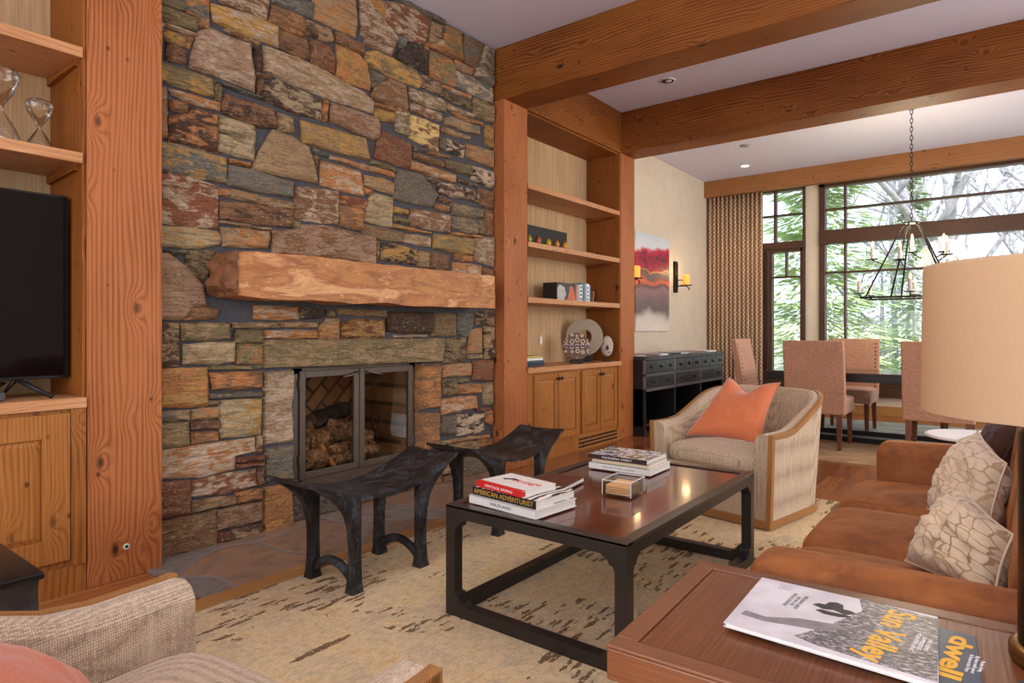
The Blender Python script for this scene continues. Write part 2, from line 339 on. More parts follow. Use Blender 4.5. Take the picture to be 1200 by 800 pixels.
# fireplace wall: mortar body with the firebox opening, every stone a raised irregular face in the same wall
CK = dict(G=(144,126,86), O=(202,134,74), S=(126,116,100), Y=(202,154,78), B=(150,106,70), P=(180,142,112), T=(184,150,108), D=(88,60,44),
          L=(200,176,134), R=(142,82,54), W=(214,186,156), K=(58,50,44), U=(122,122,112), Q=(236,200,126))
STONES = '''Gn 1399,2705,1596,2708,1605,2646,1399,2639;
Ou 1541,2823,1658,2855,1659,2728,1549,2724;
Sg 1399,2779,1537,2821,1541,2725,1438,2723,1399,2713;
Yw 1675,2814,1796,2831,1933,2844,2058,2840,2058,2724,1913,2724,1694,2724;
Bw 1721,2899,2005,2991,1984,2854,1873,2853,1721,2841;
Bo 1600,2714,1662,2725,1658,2684,1609,2678;
Pw 1610,2640,1675,2682,1767,2671,1883,2676,1913,2505,1908,2429,1721,2449,1566,2448,1575,2519;
Tb 1749,2709,1943,2698,1923,2681,1758,2695;
Ow 1438,2622,1600,2619,1603,2609,1446,2608;
Yb 1446,2596,1583,2600,1558,2543,1446,2542;
Bd 1458,2533,1537,2523,1541,2461,1454,2449;
Tw 1400,2620,1430,2627,1426,2456,1400,2451;
Gy 1400,2426,1685,2425,1689,2333,1400,2336;
Po 1400,2303,1450,2310,1454,2069,1400,2064;
Ow 1466,2310,1721,2311,1716,2266,1549,2271,1479,2285;
Bo 1466,2256,1549,2263,1545,2215,1470,2207;
Do 1466,2172,1562,2215,1575,2244,1703,2240,1703,2054,1466,2051;
Gn 1694,2410,1721,2400,1721,2325,1698,2327;
Bd 1735,2364,2037,2358,2042,2263,1954,2246,1735,2266;
Ln 1712,2247,1913,2240,1918,2157,1712,2167;
Ln 1712,2149,1913,2156,1908,2053,1707,2063;
Bn 1913,2533,2016,2547,2005,2530,1918,2516;
Dn 1913,2664,1954,2668,1948,2545,1913,2543;
Bn 1933,2502,1959,2506,1943,2421,1931,2422;
Un 1707,2418,1954,2405,1948,2395,1739,2406;
Tw 1974,2699,2179,2708,2416,2685,2679,2648,2749,2614,2742,2534,2454,2529,2331,2535,2123,2542,1974,2562;
Bo 2026,2947,2225,2957,2236,2867,2202,2844,2005,2843,2016,2900;
Td 2231,2945,2404,2950,2435,2899,2416,2882,2248,2861,2225,2893;
Un 2016,2995,2289,3063,2277,2973,2146,2961,2026,2961;
To 2295,3121,2597,3226,2618,3084,2597,2979,2295,2975;
Bn 2069,2824,2248,2836,2265,2737,2225,2713,2069,2723;
Rb 2265,2843,2404,2851,2448,2799,2442,2703,2277,2706;
Oy 2461,2877,2611,2876,2686,2836,2714,2675,2461,2678;
Bn 2454,2953,2665,2944,2665,2889,2611,2892,2454,2890;
Ld 1969,2481,2058,2537,2190,2523,2337,2506,2343,2390,2179,2382,1964,2399;
On 2355,2511,2392,2512,2386,2391,2355,2388;
Pb 2416,2508,2778,2510,2800,2471,2792,2375,2735,2361,2410,2398;
Tn 2058,2349,2146,2343,2162,2269,2058,2253;
Yt 2208,2345,2679,2353,2707,2222,2225,2220;
Wb 2638,3243,2693,3244,2821,3184,2949,3084,2918,3005,2764,3017,2652,3010;
Oy 2714,3275,2807,3302,2851,3241,2843,3187,2735,3228;
Rw 2836,3297,3050,3367,3256,3329,3248,3265,3214,3150,3034,3121,2881,3162,2843,3215;
Pw 2679,3003,2911,3002,2896,2963,2679,2965;
Un 2941,3116,3042,3130,3034,3080,2972,3035;
Kn 2972,3023,3074,3106,3239,3117,3248,2950,2941,2955;
Yg 2686,2913,2764,2951,2926,2944,3131,2936,3197,2861,3147,2822,2881,2821,2686,2836;
Tn 3265,3332,3387,3342,3387,3261,3265,3247;
Tw 3256,3238,3414,3246,3405,3199,3256,3189;
On 3227,3172,3251,3169,3248,3120,3222,3117;
Bo 3256,3177,3610,3194,3610,3162,3256,3144;
Go 3265,3126,3478,3131,3534,3092,3525,2943,3265,2943;
Go 3432,3372,3591,3381,3610,3194,3414,3184,3405,3287;
Sb 3630,3369,3851,3383,3851,3343,3768,3162,3620,3172;
Po 3525,3140,3738,3146,3718,3093,3534,3086;
Sw 3872,3371,3967,3370,3967,3084,3748,3096,3768,3156;
Uw 3534,3067,3967,3084,3974,2942,3534,2952;
Sn 2911,3333,3034,3384,3423,3393,3414,3359,3131,3334,2972,3335;
Sn 2714,2807,2866,2805,2756,2710,2707,2689;
Bt 2735,2654,2764,2718,2888,2807,3026,2803,3050,2641,2972,2619,2735,2632;
On 2756,2604,2941,2611,2926,2595,2764,2590;
Yb 2764,2573,2933,2586,2926,2515,2764,2512;
Gw 2941,2599,3050,2629,3050,2465,2941,2473;
Gw 3066,2798,3370,2809,3423,2793,3423,2724,3066,2716;
Bw 3077,2701,3370,2697,3387,2646,3082,2638;
Pk 3147,2918,3370,2927,3370,2840,3197,2837;
Ow 3378,2917,3708,2926,3708,2900,3378,2898;
Gk 3370,2877,3718,2877,3718,2824,3378,2824;
Tw 3432,2790,3748,2793,3738,2770,3432,2752;
Gt 3738,2922,3978,2923,3978,2793,3738,2784;
Tu 3405,2676,3478,2708,3789,2711,3799,2647,3423,2631;
On 3478,2746,3851,2753,3851,2729,3572,2720;
Qb 3082,2614,3352,2612,3343,2419,3074,2453,3066,2539;
Tb 3378,2607,3708,2612,3688,2587,3387,2566;
Yb 3872,2745,3978,2759,3978,2595,3882,2600;
Rb 2807,2440,3082,2414,3090,2345,3074,2236,2756,2250;
To 3649,2546,3978,2560,3978,2431,3649,2448;
Wk 3432,2533,3620,2519,3610,2433,3432,2445;
Sn 3361,2522,3414,2529,3405,2445,3361,2454;
Bn 3106,2360,3405,2352,3405,2314,3106,2319;
Un 3105,2407,3214,2406,3214,2384,3111,2373;
Bo 3239,2402,3478,2411,3460,2395,3248,2380;
Ow 3082,2296,3534,2283,3534,2226,3082,2237;
Gn 3423,2374,3708,2389,3708,2310,3442,2316;
Wk 3718,2391,3978,2396,3967,2265,3718,2286;
Ss 2956,2212,3180,2221,3343,2105,3282,2009,3066,2005,2918,2010;
Tn 3229,2206,3352,2205,3343,2185,3231,2194;
Dw 3352,2205,3610,2208,3649,2124,3352,2118;
Dw 3653,2206,3789,2200,3789,2127,3673,2121;
Sd 3572,2265,3779,2258,3779,2238,3572,2239;
Bn 3799,2235,3978,2232,3978,2102,3799,2102;
Gn 2721,2231,2941,2209,2933,2190,2735,2206;
Ow 2404,2189,2926,2183,2926,2149,2416,2166;
Ty 2679,2118,2821,2123,2926,2114,2918,2039,2679,2053;
On 2672,2035,2728,2034,2721,2005,2679,2003;
Lt 2735,2013,2911,2009,2903,1814,2672,1828,2679,1883;
Ow 2349,2141,2645,2133,2672,1986,2343,1997;
Bn 2289,2154,2325,2162,2319,2094,2295,2100;
Un 2260,2213,2404,2184,2398,2172,2271,2185;
Tt 2026,2245,2146,2236,2248,2205,2295,2100,2319,2003,1964,2003,1903,2005,1943,2103;
Uy 1405,2041,1545,2048,1749,2028,1758,1900,1405,1901;
Rw 1405,1884,1545,1895,1703,1872,1707,1655,1405,1646;
Ly 1405,1633,1703,1641,1726,1609,1716,1572,1605,1543,1430,1533,1405,1555;
On 1777,2030,1883,2029,1883,2011,1777,2011;
Su 1772,1997,1913,1998,2151,1972,2151,1889,1772,1889;
To 1712,1869,1933,1867,1933,1824,1716,1830;
Tb 1943,1864,2157,1860,2157,1816,1948,1822;
Bd 1726,1805,2157,1816,2151,1717,2123,1713,1726,1707;
Tn 1720,1697,2016,1695,2010,1680,1721,1684;
To 1730,1663,1995,1673,2005,1641,1984,1582,1739,1566;
Bw 2168,1955,2473,1979,2467,1778,2168,1768;
Ro 2486,1960,2707,1964,2679,1905,2486,1912;
Bo 2486,1891,2665,1897,2659,1760,2486,1770;
Gn 2157,1757,2202,1753,2196,1713,2157,1713;
Pb 2026,1682,2202,1713,2213,1740,2416,1751,2756,1728,2756,1551,2026,1558;
Gb 2659,1804,3003,1792,3003,1722,2749,1727,2659,1744;
Yb 2918,1953,3050,1950,3050,1915,2918,1918;
Gn 2926,1891,3066,1884,3058,1861,2926,1857;
Oy 2918,1836,3273,1825,3273,1812,2918,1813;
Bw 3082,1966,3460,1973,3460,1847,3074,1847;
St 3487,2078,3851,2070,3851,2009,3497,1985;
St 3497,1972,3779,1979,3789,1874,3497,1884;
Gn 3793,1981,3872,2005,3872,1884,3803,1883;
Bo 3882,2081,3978,2075,3978,1884,3882,1886;
Bn 3352,2100,3478,2089,3469,2069,3352,2063;
Bo 3317,2039,3469,2040,3460,1998,3317,2002;
On 3478,1850,3830,1863,3830,1850,3478,1831;
Gy 3299,1818,3728,1828,3718,1702,3299,1712;
Pw 3742,1836,3978,1870,3978,1637,3748,1672;
Tw 3026,1783,3273,1794,3273,1721,3018,1729;
Yk 2807,1706,3131,1688,3139,1582,2821,1590;
Tn 2764,1707,2800,1705,2792,1610,2764,1607;
Ow 1918,1258,2185,1257,2185,1186,1918,1184;
Kg 2196,1260,2355,1246,2355,1200,2196,1193;
Gn 2392,1247,2435,1246,2435,1207,2392,1211;
Gb 2461,1260,2858,1257,2858,1211,2454,1220;
Ot 2337,1149,2392,1190,2480,1192,2477,1076,2337,1077;
Ry 2492,1171,2597,1193,2836,1191,2829,1079,2505,1081;
Pt 1407,1489,1462,1499,1537,1442,1631,1354,1644,1250,1579,1243,1535,1182,1407,1175;
Sn 1450,1514,1549,1524,1545,1507,1462,1499;
Gd 1553,1520,1685,1533,1653,1373,1549,1439;
Ob 1579,1235,1707,1234,1695,1185,1538,1174;
Dt 1407,1152,1507,1152,1510,949,1407,950;
Gt 1524,1157,1767,1159,1772,1078,1524,1072;
Lt 1537,1050,1796,1060,1796,955,1675,951,1537,957;
Tn 1796,1164,2064,1166,2058,1138,1796,1137;
Tb 2074,1169,2319,1171,2319,1141,2074,1140;
Ow 1979,1123,2319,1123,2319,1078,1979,1081;
Gn 1810,1123,1959,1123,1959,1053,1805,1059;
Go 1815,1046,1959,1043,1954,940,1815,946;
Gn 1658,939,1888,931,1893,913,1667,921;
Sn 1903,931,1954,929,1954,912,1905,912;
Oy 1405,931,1649,929,1653,737,1405,752;
Ob 1667,901,1954,896,1954,808,1685,817;
Sn 1662,798,1959,789,1959,761,1662,772;
Tn 1662,759,1707,755,1707,737,1662,741;
Ly 1721,753,1954,743,1948,555,1726,561;
St 1405,723,1558,721,1558,674,1405,681;
Gt 1405,667,1553,660,1558,550,1405,550;
To 1577,720,1712,721,1712,667,1579,673;
Bn 1579,657,1712,652,1716,613,1575,624;
Bo 1575,607,1707,595,1703,551,1575,551;
Wo 1405,538,1658,535,1913,537,1918,461,1805,456,1796,385,1631,378,1405,402;
Rn 1815,440,1969,430,1969,410,1815,420;
Rn 1815,409,1969,397,1969,378,1815,390;
Tn 1928,535,1954,536,1954,484,1928,483;
Bn 1923,470,1962,469,1962,445,1923,449;
Rb 1407,380,1562,365,1564,202,1407,214;
Rw 1579,360,1918,364,1926,273,1721,266,1579,282;
Tb 1575,259,1805,242,1800,202,1575,205;
Ob 1812,253,1959,247,1959,192,1815,201;
Bt 1407,188,1703,186,1704,1,1407,7;
Pb 1715,185,1964,175,1959,74,1716,82;
Rn 1716,60,1783,48,1786,4,1712,17;
Dt 1791,60,1959,58,1959,4,1794,6;
Bn 1935,359,1964,363,1964,273,1935,272;
Dn 2866,1248,3282,1252,3273,1108,3114,1104,2873,1120;
Gb 3299,1240,3538,1245,3534,1086,3285,1084;
Un 3562,1248,3748,1252,3738,1170,3669,1076,3553,1105;
Tk 3768,1270,3978,1282,3978,1161,3768,1171;
Lt 2926,1092,3239,1094,3231,1079,2933,1077;
Gd 3393,1056,3630,1070,3635,891,3393,888;
To 3669,988,3712,1124,3836,1142,3830,947,3669,955;
Tk 3865,1145,3978,1149,3978,899,3865,903;
Tn 3669,938,3830,933,3830,904,3669,909;
Rb 3728,885,3967,883,3957,722,3728,743;
To 3396,869,3704,872,3704,777,3396,784;
Gd 3387,764,3534,759,3544,648,3387,652;
Gn 3562,757,3698,754,3688,732,3562,734;
On 3557,715,3820,707,3820,637,3557,647;
Gt 3844,700,3967,705,3967,531,3855,537;
Ow 3387,621,3748,619,3764,525,3387,511;
Rn 3773,519,3957,508,3957,491,3768,496;
Ob 3876,492,3957,488,3957,368,3876,404;
Sn 3373,502,3540,484,3534,350,3373,370;
Wk 3553,489,3861,464,3861,321,3557,334;
Ot 3478,317,3935,296,3935,273,3478,295;
Tn 3460,285,3789,265,3789,202,3460,237;
Ob 3803,273,3957,259,3957,218,3809,212;
Ln 3361,314,3469,309,3469,289,3361,295;
Ob 3106,231,3352,222,3352,80,3106,83;
Bn 3106,65,3387,62,3387,-75,3106,-77;
Tn 3405,171,3581,168,3581,65,3405,71;
Bn 3405,52,3581,46,3581,-102,3405,-97;
Sb 3620,149,3893,139,3893,-2,3620,7;
Bt 3620,-13,3893,-23,3893,-124,3620,-109;
On 3914,136,3978,133,3978,-4,3914,-3;
Tn 3139,1677,3248,1676,3248,1573,3139,1576;
Bn 3265,1684,3460,1678,3451,1570,3265,1574;
Ow 3506,1631,3820,1631,3820,1545,3506,1549;
On 3525,1696,3728,1696,3718,1649,3525,1652;
Bn 3840,1620,3957,1608,3957,1554,3840,1559'''
SPECIAL = '''Gt 1969,1071,2480,1071,3387,1068,3378,901,2679,905,2355,908,1969,916;
Wt 1969,892,2151,898,2151,481,1969,482;
Ug 1974,467,2151,466,2151,265,1974,278;
Oy 1969,251,2151,245,2157,-11,1969,-8;
Ob 3180,884,3370,883,3370,560,3180,560;
Bo 3180,543,3361,530,3352,278,3180,261'''
def parse(s):
    out = []
    for e in s.split(';'):
        k, c = e.strip().split(' '); c = [int(a)/1000 for a in c.split(',')]
        out.append((k, list(zip(c[::2], c[1::2]))))
    return out
OPEN = (2.165, 3.19, .905)
def stone_mesh(lst, rnd):
    m = M(); cols = []; accs = []
    for key, pts, x0, d in lst:
        base = CK[key[0]]; a = key[1].upper(); acc = CK[a] if a in CK else tuple(c*.78 for c in base)
        j = 1 + rnd.uniform(-.06, .06); base = lin(tuple(min(255, c*j) for c in base)); acc = lin(acc)
        P = []
        for i in range(len(pts)):
            p, q = Vector(pts[i]), Vector(pts[(i+1) % len(pts)]); L = (q-p).length; n = max(1, int(L/.028))
            for k in range(n): P.append(p.lerp(q, k/n))
        cen = sum((Vector(p) for p in P), Vector((0, 0)))/len(P)
        seed = rnd.uniform(0, 100); tilt = Vector((rnd.uniform(-.05, .05), rnd.uniform(-.05, .05)))
        size = max(.03, min((p-cen).length for p in P)); inset = min(.008, size*.22)
        rings = [(-.007, -.03, 0), (-.007, .4, 0), (inset, .85, 0), (inset*2.4, 1, 0), (None, 1, .78), (None, 1, .55), (None, 1, .3), (None, 1, .08)]
        n = len(P); vs = []; fs = []
        for ins, h, sc in rings:
            for p in P:
                r = p-cen; L = r.length or 1e-4
                if ins is None: q = cen + r*((L-inset*2.4)/L)*sc
                else: q = cen + r*(max(L-ins, .2*L)/L)
                jn = noise.noise(Vector((p.x*26+seed, p.y*26, 0)))*.005
                q = q + r.normalized()*jn*(1 if ins is not None else sc)
                rel = noise.noise(Vector((q.x*9+seed, q.y*14, seed)))*.011 + noise.noise(Vector((q.x*32, q.y*45+seed, 0)))*.005
                x = x0 + (d*h if h > 0 else -.03) + (rel*min(1, d/.02) + tilt.x*(q.x-cen.x)*.5 + tilt.y*(q.y-cen.y)*.5)*(1 if h > .9 else (.6 if h > .6 else 0))
                vs.append((x, q.x, q.y))
        for jx in range(len(rings)-1):
            for k in range(n): fs.append((jx*n+k, (jx+1)*n+k, (jx+1)*n+(k+1) % n, jx*n+(k+1) % n)[::-1])
        fs.append(tuple((len(rings)-1)*n+k for k in range(n)))
        m.add(vs, fs); cols += [base]*len(vs); accs += [acc]*len(vs)
    m.c = {'Col': cols, 'Acc': accs}
    return m
rnd = random.Random(4)
lst = [(k, p, -.022, .034 + rnd.uniform(-.008, .012)) for k, p in parse(STONES)]
lst += [(k, p, -.09 if i > 0 else -.03, .105 if i > 0 else .055) for i, (k, p) in enumerate(parse(SPECIAL))]
# courses above the top edge of the picture, up to the ceiling, and behind the mantel's left end
z = 2.72
ks = 'Bw Gn To Pb Ow St Yb Rb Tw Dn Lt Ut'.split()
while z < CEIL-.03:
    h = min(rnd.choice((.09, .12, .15, .2)), CEIL-.01-z)
    y = 1.40
    while y < 3.0:
        w = rnd.choice((.14, .22, .3, .4))
        if z > 2.738 + (y+w-1.4)*.41 - .0: 
            g = .008; lst.append((rnd.choice(ks), [(y+g, z+h-g), (y+w-g, z+h-g), (y+w-g, z+g), (y+g, z+g)], -.022, .035))
        y += w
    z += h
sl = [(k, [(2.17, .15), (3.185, .15), (3.185, .0), (2.17, .0)], -.09, .03) for k in ('Sn',)]
lst += sl
wl = stone_mesh(lst, rnd)
# shadow-safe mortar body
mb = M().box(-.4, -.022, 1.36, OPEN[0], 0, CEIL).box(-.4, -.022, OPEN[1], 4.02, 0, CEIL).box(-.4, -.022, OPEN[0], OPEN[1], OPEN[2], CEIL)
w_ = struct('wall_left', mb, m_mortar, local=True)
st_ = wl.build('stone_facing', m_stone, w_, local=True)
# firebox recess, lined in herringbone fire brick
def brick_mat():
    s = NT('herringbone_fire_brick'); v = s.coord((1,1,1), rot=(R(45), 0, 0), rnd=False)
    br = s.n('TexBrick', Vector=s.n('Mapping', Vector=v, Rotation=(0, R(90), 0)).outputs[0], Color1=lin((176, 138, 100)), Color2=lin((146, 110, 80)), Mortar=lin((84, 66, 52)), Scale=2.6)
    br.inputs['Mortar Size'].default_value = .03
    n = s.noise(s.coord(rnd=False), 5, 4)
    c = s.mix(s.rng(n, .45, .75, 0, .6), br.outputs['Color'], (36, 30, 26))
    return s.out(c, .9, br.outputs['Fac'], .3, .004)
fb = M()
fb.box(-.66, -.62, 2.16, 3.2, .1, .95); fb.box(-.64, -.09, 2.12, 2.19, .1, .95); fb.box(-.64, -.09, 3.17, 3.24, .1, .95)
fb.box(-.64, -.09, 2.16, 3.2, .93, .98); fb.box(-.64, -.09, 2.16, 3.2, .1, .2)
struct('trim_1', fb, brick_mat(), local=True)
# plaster walls
struct('wall_dining', M().box(-.7, -.38, 6.2, 9.95, 0, CEIL), m_plaster, local=True)
Y = 9.7
ww = M().box(-.38, .36, Y, Y+.2, 0, CEIL).box(1.02, 1.2, Y, Y+.2, 0, CEIL).box(.36, 7, Y, Y+.2, 3.17, CEIL).box(.36, 7, Y, Y+.2, 0, .24).box(4.3, 7, Y, Y+.2, 0, CEIL)
struct('wall_back', ww, m_plaster, local=True)
struct('baseboard_back', M().box(-.38, 7, Y-.025, Y, 0, .125), wd('oak', 'x'), bevel=.004)
struct('baseboard_dining', M().box(-.38, -.36, 6.25, Y, 0, .125), wd('oak', 'y'), bevel=.004)
# walls out of view with tall window openings (they shape the daylight)
wr = M().box(6.8, 7.0, -4.2, 9.95, 0, .35).box(6.8, 7.0, -4.2, 9.95, 3.1, CEIL)
for y in (-4.2, -1.2, 4.9, 7.4): wr.box(6.8, 7.0, y, y+.35, .35, 3.1)
wr.box(6.8, 7.0, .2, 3.6, .35, 3.1)
struct('wall_right', wr, m_plaster, local=True)
wf = M().box(-.8, 7, -4.4, -4.2, 0, .35).box(-.8, 7, -4.4, -4.2, 3.1, CEIL)
for x in (-.8, 2.2, 5.0): wf.box(x, x+.35, -4.4, -4.2, .35, 3.1)
struct('wall_front', wf, m_plaster, local=True)
# timber posts and beams
def post(n, y0, y1, x0=-.40, x1=PX, z1=2.965): return struct(n, M().box(x0, x1, y0, y1, 0, z1), wd('post', 'z'), bevel=.004)
post('trim_2', 1.074, 1.385, z1=CEIL); post('trim_3', 3.992, 4.30, x1=PX); post('trim_4', 5.94, 6.25)
post('trim_5', -2.4, -2.1, z1=CEIL)
struct('trim_6', M().box(-.02, 6.8, 3.996, 4.296, 2.965, CEIL), wd('beam', 'x'), bevel=.006)
struct('trim_7', M().box(-.40, 6.8, 5.955, 6.262, 2.965, CEIL), wd('beam', 'x'), bevel=.006)
struct('trim_8', M().box(-.10, PX, 4.296, 5.955, 2.965, CEIL), wd('beam', 'y'), bevel=.004)
struct('trim_9', M().box(-.10, PX, -2.1, 1.074, 2.965, CEIL), wd('beam', 'y'), bevel=.004)
struct('trim_10', M().box(-.38, 6.8, 9.5, 9.62, 3.143, CEIL), wd('cornice', 'x'), bevel=.004, label='flat timber cornice board over the dining windows')
# hearth and its timber border
def flag_mat():
    s = NT('hearth_flagstone'); v = s.coord((1, 1, 1), rnd=False); n = s.noise(v, 8, 6, .65, .6)
    dv = s.n('VectorMath', _operation='ADD', i0=v, i1=s.n('VectorMath', _operation='SCALE', i0=s.n('TexNoise', Vector=v, Scale=3.).outputs['Color'], Scale=.25).outputs[0]).outputs[0]; e = s.vor(dv, 1.9, 'DISTANCE_TO_EDGE'); cell = s.vor(dv, 1.9, 'F1', 'Color')
    cr = s.n('SeparateColor', Color=cell).outputs[0]
    c = s.ramp(cr, [(0, (128, 106, 90)), (.35, (150, 118, 94)), (.6, (128, 122, 118)), (1, (164, 124, 94))])
    c = s.mix(s.rng(n, .45, .7, 0, .7), c, (84, 76, 72)); c = s.mix(s.rng(s.noise(v, 22, 5), .58, .7, 0, .5), c, (170, 110, 76))
    c = s.mix(s.rng(e, .012, .03, 1, 0), c, (128, 120, 118))
    return s.out(c, .38, s.math('ADD', n, s.rng(e, .0, .04)), .5, .008)
tag(M().box(-.02, .608, 1.32, 3.985, 0, .012).build('hearth', flag_mat(), bevel=.003), 'flat flagstone hearth with grouted joints set along the foot of the stone wall', 'hearth')
tag(M().box(.608, .712, 1.2, 4.4, 0, .014).build('floor_border', wd('oak', 'y'), bevel=.003), 'oak border strip between the flagstone hearth and the patterned rug', 'floor strip')
# mantel: one thick slab of sandstone with a broken left end
def mantel_mat():
    s = NT('sandstone_mantel'); v = s.coord((1, .35, 1.6), rnd=False); n = s.noise(v, 5, 5, .6, .7); f = s.noise(s.coord((1,.6,1), rnd=False), 40, 4, .7)
    c = s.ramp(n, [(.3, (118, 74, 44)), (.43, (184, 126, 74)), (.52, (156, 98, 58)), (.6, (210, 158, 106)), (.8, (138, 90, 58))])
    sp = s.n('SeparateXYZ', Vector=s.coord(rnd=False)).outputs[2]
    c = s.mix(s.rng(f, .6, .72, 0, .7), c, (226, 188, 142)); c = s.mix(s.rng(s.noise(v, 13, 5), .56, .7, 0, .6), c, (118, 70, 42))
    return s.out(c, .6, s.math('ADD', n, s.math('MULTIPLY', f, .5)), .6, .01)
mm = M(); y0, y1, z0, z1 = 1.70, 3.69, 1.285, 1.528; NY = 70; NP = 26
def mantel_pt(u, v):
    y = y0 + (y1-y0)*v; a = u*4; k = int(a) % 4; t = a-int(a); X0, X1 = -.004, .235
    zt = z1 + .006*noise.noise(Vector((y*3, 0, 7))); zb = z0 + .012*noise.noise(Vector((y*4, 3, 1)))
    e = .012*noise.noise(Vector((y*5, 9, 2)))
    p = [(X0, zb, X1+e, zb), (X1+e, zb, X1+e, zt), (X1+e, zt, X0, zt), (X0, zt, X0, zb)][k]
    x = p[0]+(p[2]-p[0])*t; z = p[1]+(p[3]-p[1])*t
    x += .012*noise.noise(Vector((y*7, z*11, x*8))) * (1 if x > .05 else 0); z += .005*noise.noise(Vector((y*9, z*9, x*12)))
    sh = 1
    if v < .05:
        q = 1-v/.05; x = x - q*.02*(x > .05); z = z + (((z0+z1)/2)-z)*.10*q
    return (x, y + .03*noise.noise(Vector((z*14, x*14, 3)))*(1 if v < .03 else 0) - (.05*(.25-x)*(v < .02)), z)
mm.grid(NP*4, NY, mantel_pt, closeu=True)
n = NP*4; mm.f.append(tuple(range(n))[::-1]); mm.f.append(tuple((NY-1)*n+k for k in range(n)))
mo = thing('mantel', 'long rough sandstone mantel slab projecting from the stone wall above the fireplace', 'mantel', (0, 2.8, 1.285))
mm.build('slab', mantel_mat(), mo)
em = M(); 
def endpt(u, v):
    x = -.02 + .25*u; z = z0+.012 + (z1-z0-.02)*v
    b = min(u, 1-u, v, 1-v); b = min(1, b*5)
    return (x, y0 - .012 - .035*b + .03*noise.noise(Vector((u*4, v*5, 2))) - .04*(1-v)*(1-u)*b, z)
em.grid(14, 14, endpt)
em.build('broken_end', plain('split_brown_stone', (104, 66, 40), .7, .45, 14, 0, .8), mo, label='dark brown split face of the slab end')

# ------------------------------------------------------------------ windows
def window(name, x0, x1, z0, z1, rails, panes):
    """rails: boxes of the frame; panes: glass rects; all in x,z on the window wall"""
    fm = M()
    for a, b, c, d, dep in rails: fm.box(a, b, Y-.02-dep, Y+.10, c, d)
    f = struct(name, fm, wd('frame', 'z'), bevel=.004)
    g = M()
    for a, b, c, d in panes: g.box(a, b, Y+.055, Y+.06, c, d)
    g.build('pane', m_winglass, f)
    return f
window('window_1', .36, 1.02, .26, 3.17,
    [(.33,1.02,3.13,3.19,.02),(.33,.39,.36,3.17,.02),(.985,1.02,.36,3.17,.02),(.36,1.02,2.30,2.40,.03),(.36,1.02,.44,.54,.02),(.36,.565,.44,2.30,.0),(.50,.54,.50,2.28,.03),
     (.95,.99,.5,2.3,.01),(.36,1.0,2.255,2.31,.01),(.585,.615,2.38,3.15,-.02),(.36,1.0,2.78,2.805,-.02),(.742,.765,1.9,2.28,-.02),(.55,.97,1.885,1.91,-.02),(.33,1.05,.36,.44,.0)],
    [(.36,1.0,2.4,3.13),(.55,.96,.5,2.28)])
window('window_2', 1.2, 4.3, .26, 3.17,
    [(1.2,4.3,3.11,3.19,.02),(1.2,1.275,.36,3.17,.02),(4.22,4.3,.36,3.17,.02),(1.2,4.3,2.32,2.51,.04),(1.2,4.3,.44,.54,.02),(1.2,4.3,.36,.44,.0),
     (1.505,1.532,.5,3.15,-.02),(3.965,3.992,.5,3.15,-.02),(1.25,4.25,2.79,2.815,-.02),(1.25,4.25,1.915,1.94,-.02)],
    [(1.25,4.25,2.5,3.12),(1.25,4.25,.5,2.33)])
struct('trim_11', M().box(.30, 1.06, Y-.07, Y, .245, .36).box(1.16, 4.34, Y-.07, Y, .245, .36), wd('frame', 'x'), bevel=.006)
# curtain
def curtain_mat():
    s = NT('lattice_curtain_cloth'); c0 = s.n('TexCoord').outputs['UV']
    sp = s.n('SeparateXYZ', Vector=c0); u = s.math('MULTIPLY', sp.outputs[0], 26); v = s.math('MULTIPLY', sp.outputs[1], 50)
    fu = s.math('PINGPONG', u, .5); fv = s.math('PINGPONG', v, .5)
    d = s.math('ABSOLUTE', s.math('SUBTRACT', s.math('ADD', fu, fv), .5))
    ring = s.math('LESS_THAN', d, .10); st = s.math('LESS_THAN', fu, .06)
    k = s.math('MAXIMUM', ring, st); n = s.noise(s.coord((1,1,1), rnd=False), 300, 2)
    c = s.mix(k, (230, 200, 166), (116, 76, 50)); c = s.mix(s.math('MULTIPLY', n, .25), c, (140, 110, 84))
    return s.out(c, .9, n, .2, .002)
cu = M(); NU, NV = 180, 8; cx0, cx1 = -.365, .455
cu.grid(NU, NV, lambda u, v: (cx0+(cx1-cx0)*u, 9.615 + .032*math.sin(u*2*math.pi*13) + .008*math.sin(u*31+v*3), .02+3.13*v))
co = cu.build('curtain', curtain_mat(), smooth=True, solid=.004)
uv = co.data.uv_layers.new(name='UVMap')
for lp in co.data.loops:
    i = lp.vertex_index; uv.data[lp.index].uv = ((i % NU)/(NU-1), (i//NU)/(NV-1))
tag(co, 'tall pleated curtain with a brown lattice pattern left of the dining windows', 'curtain')

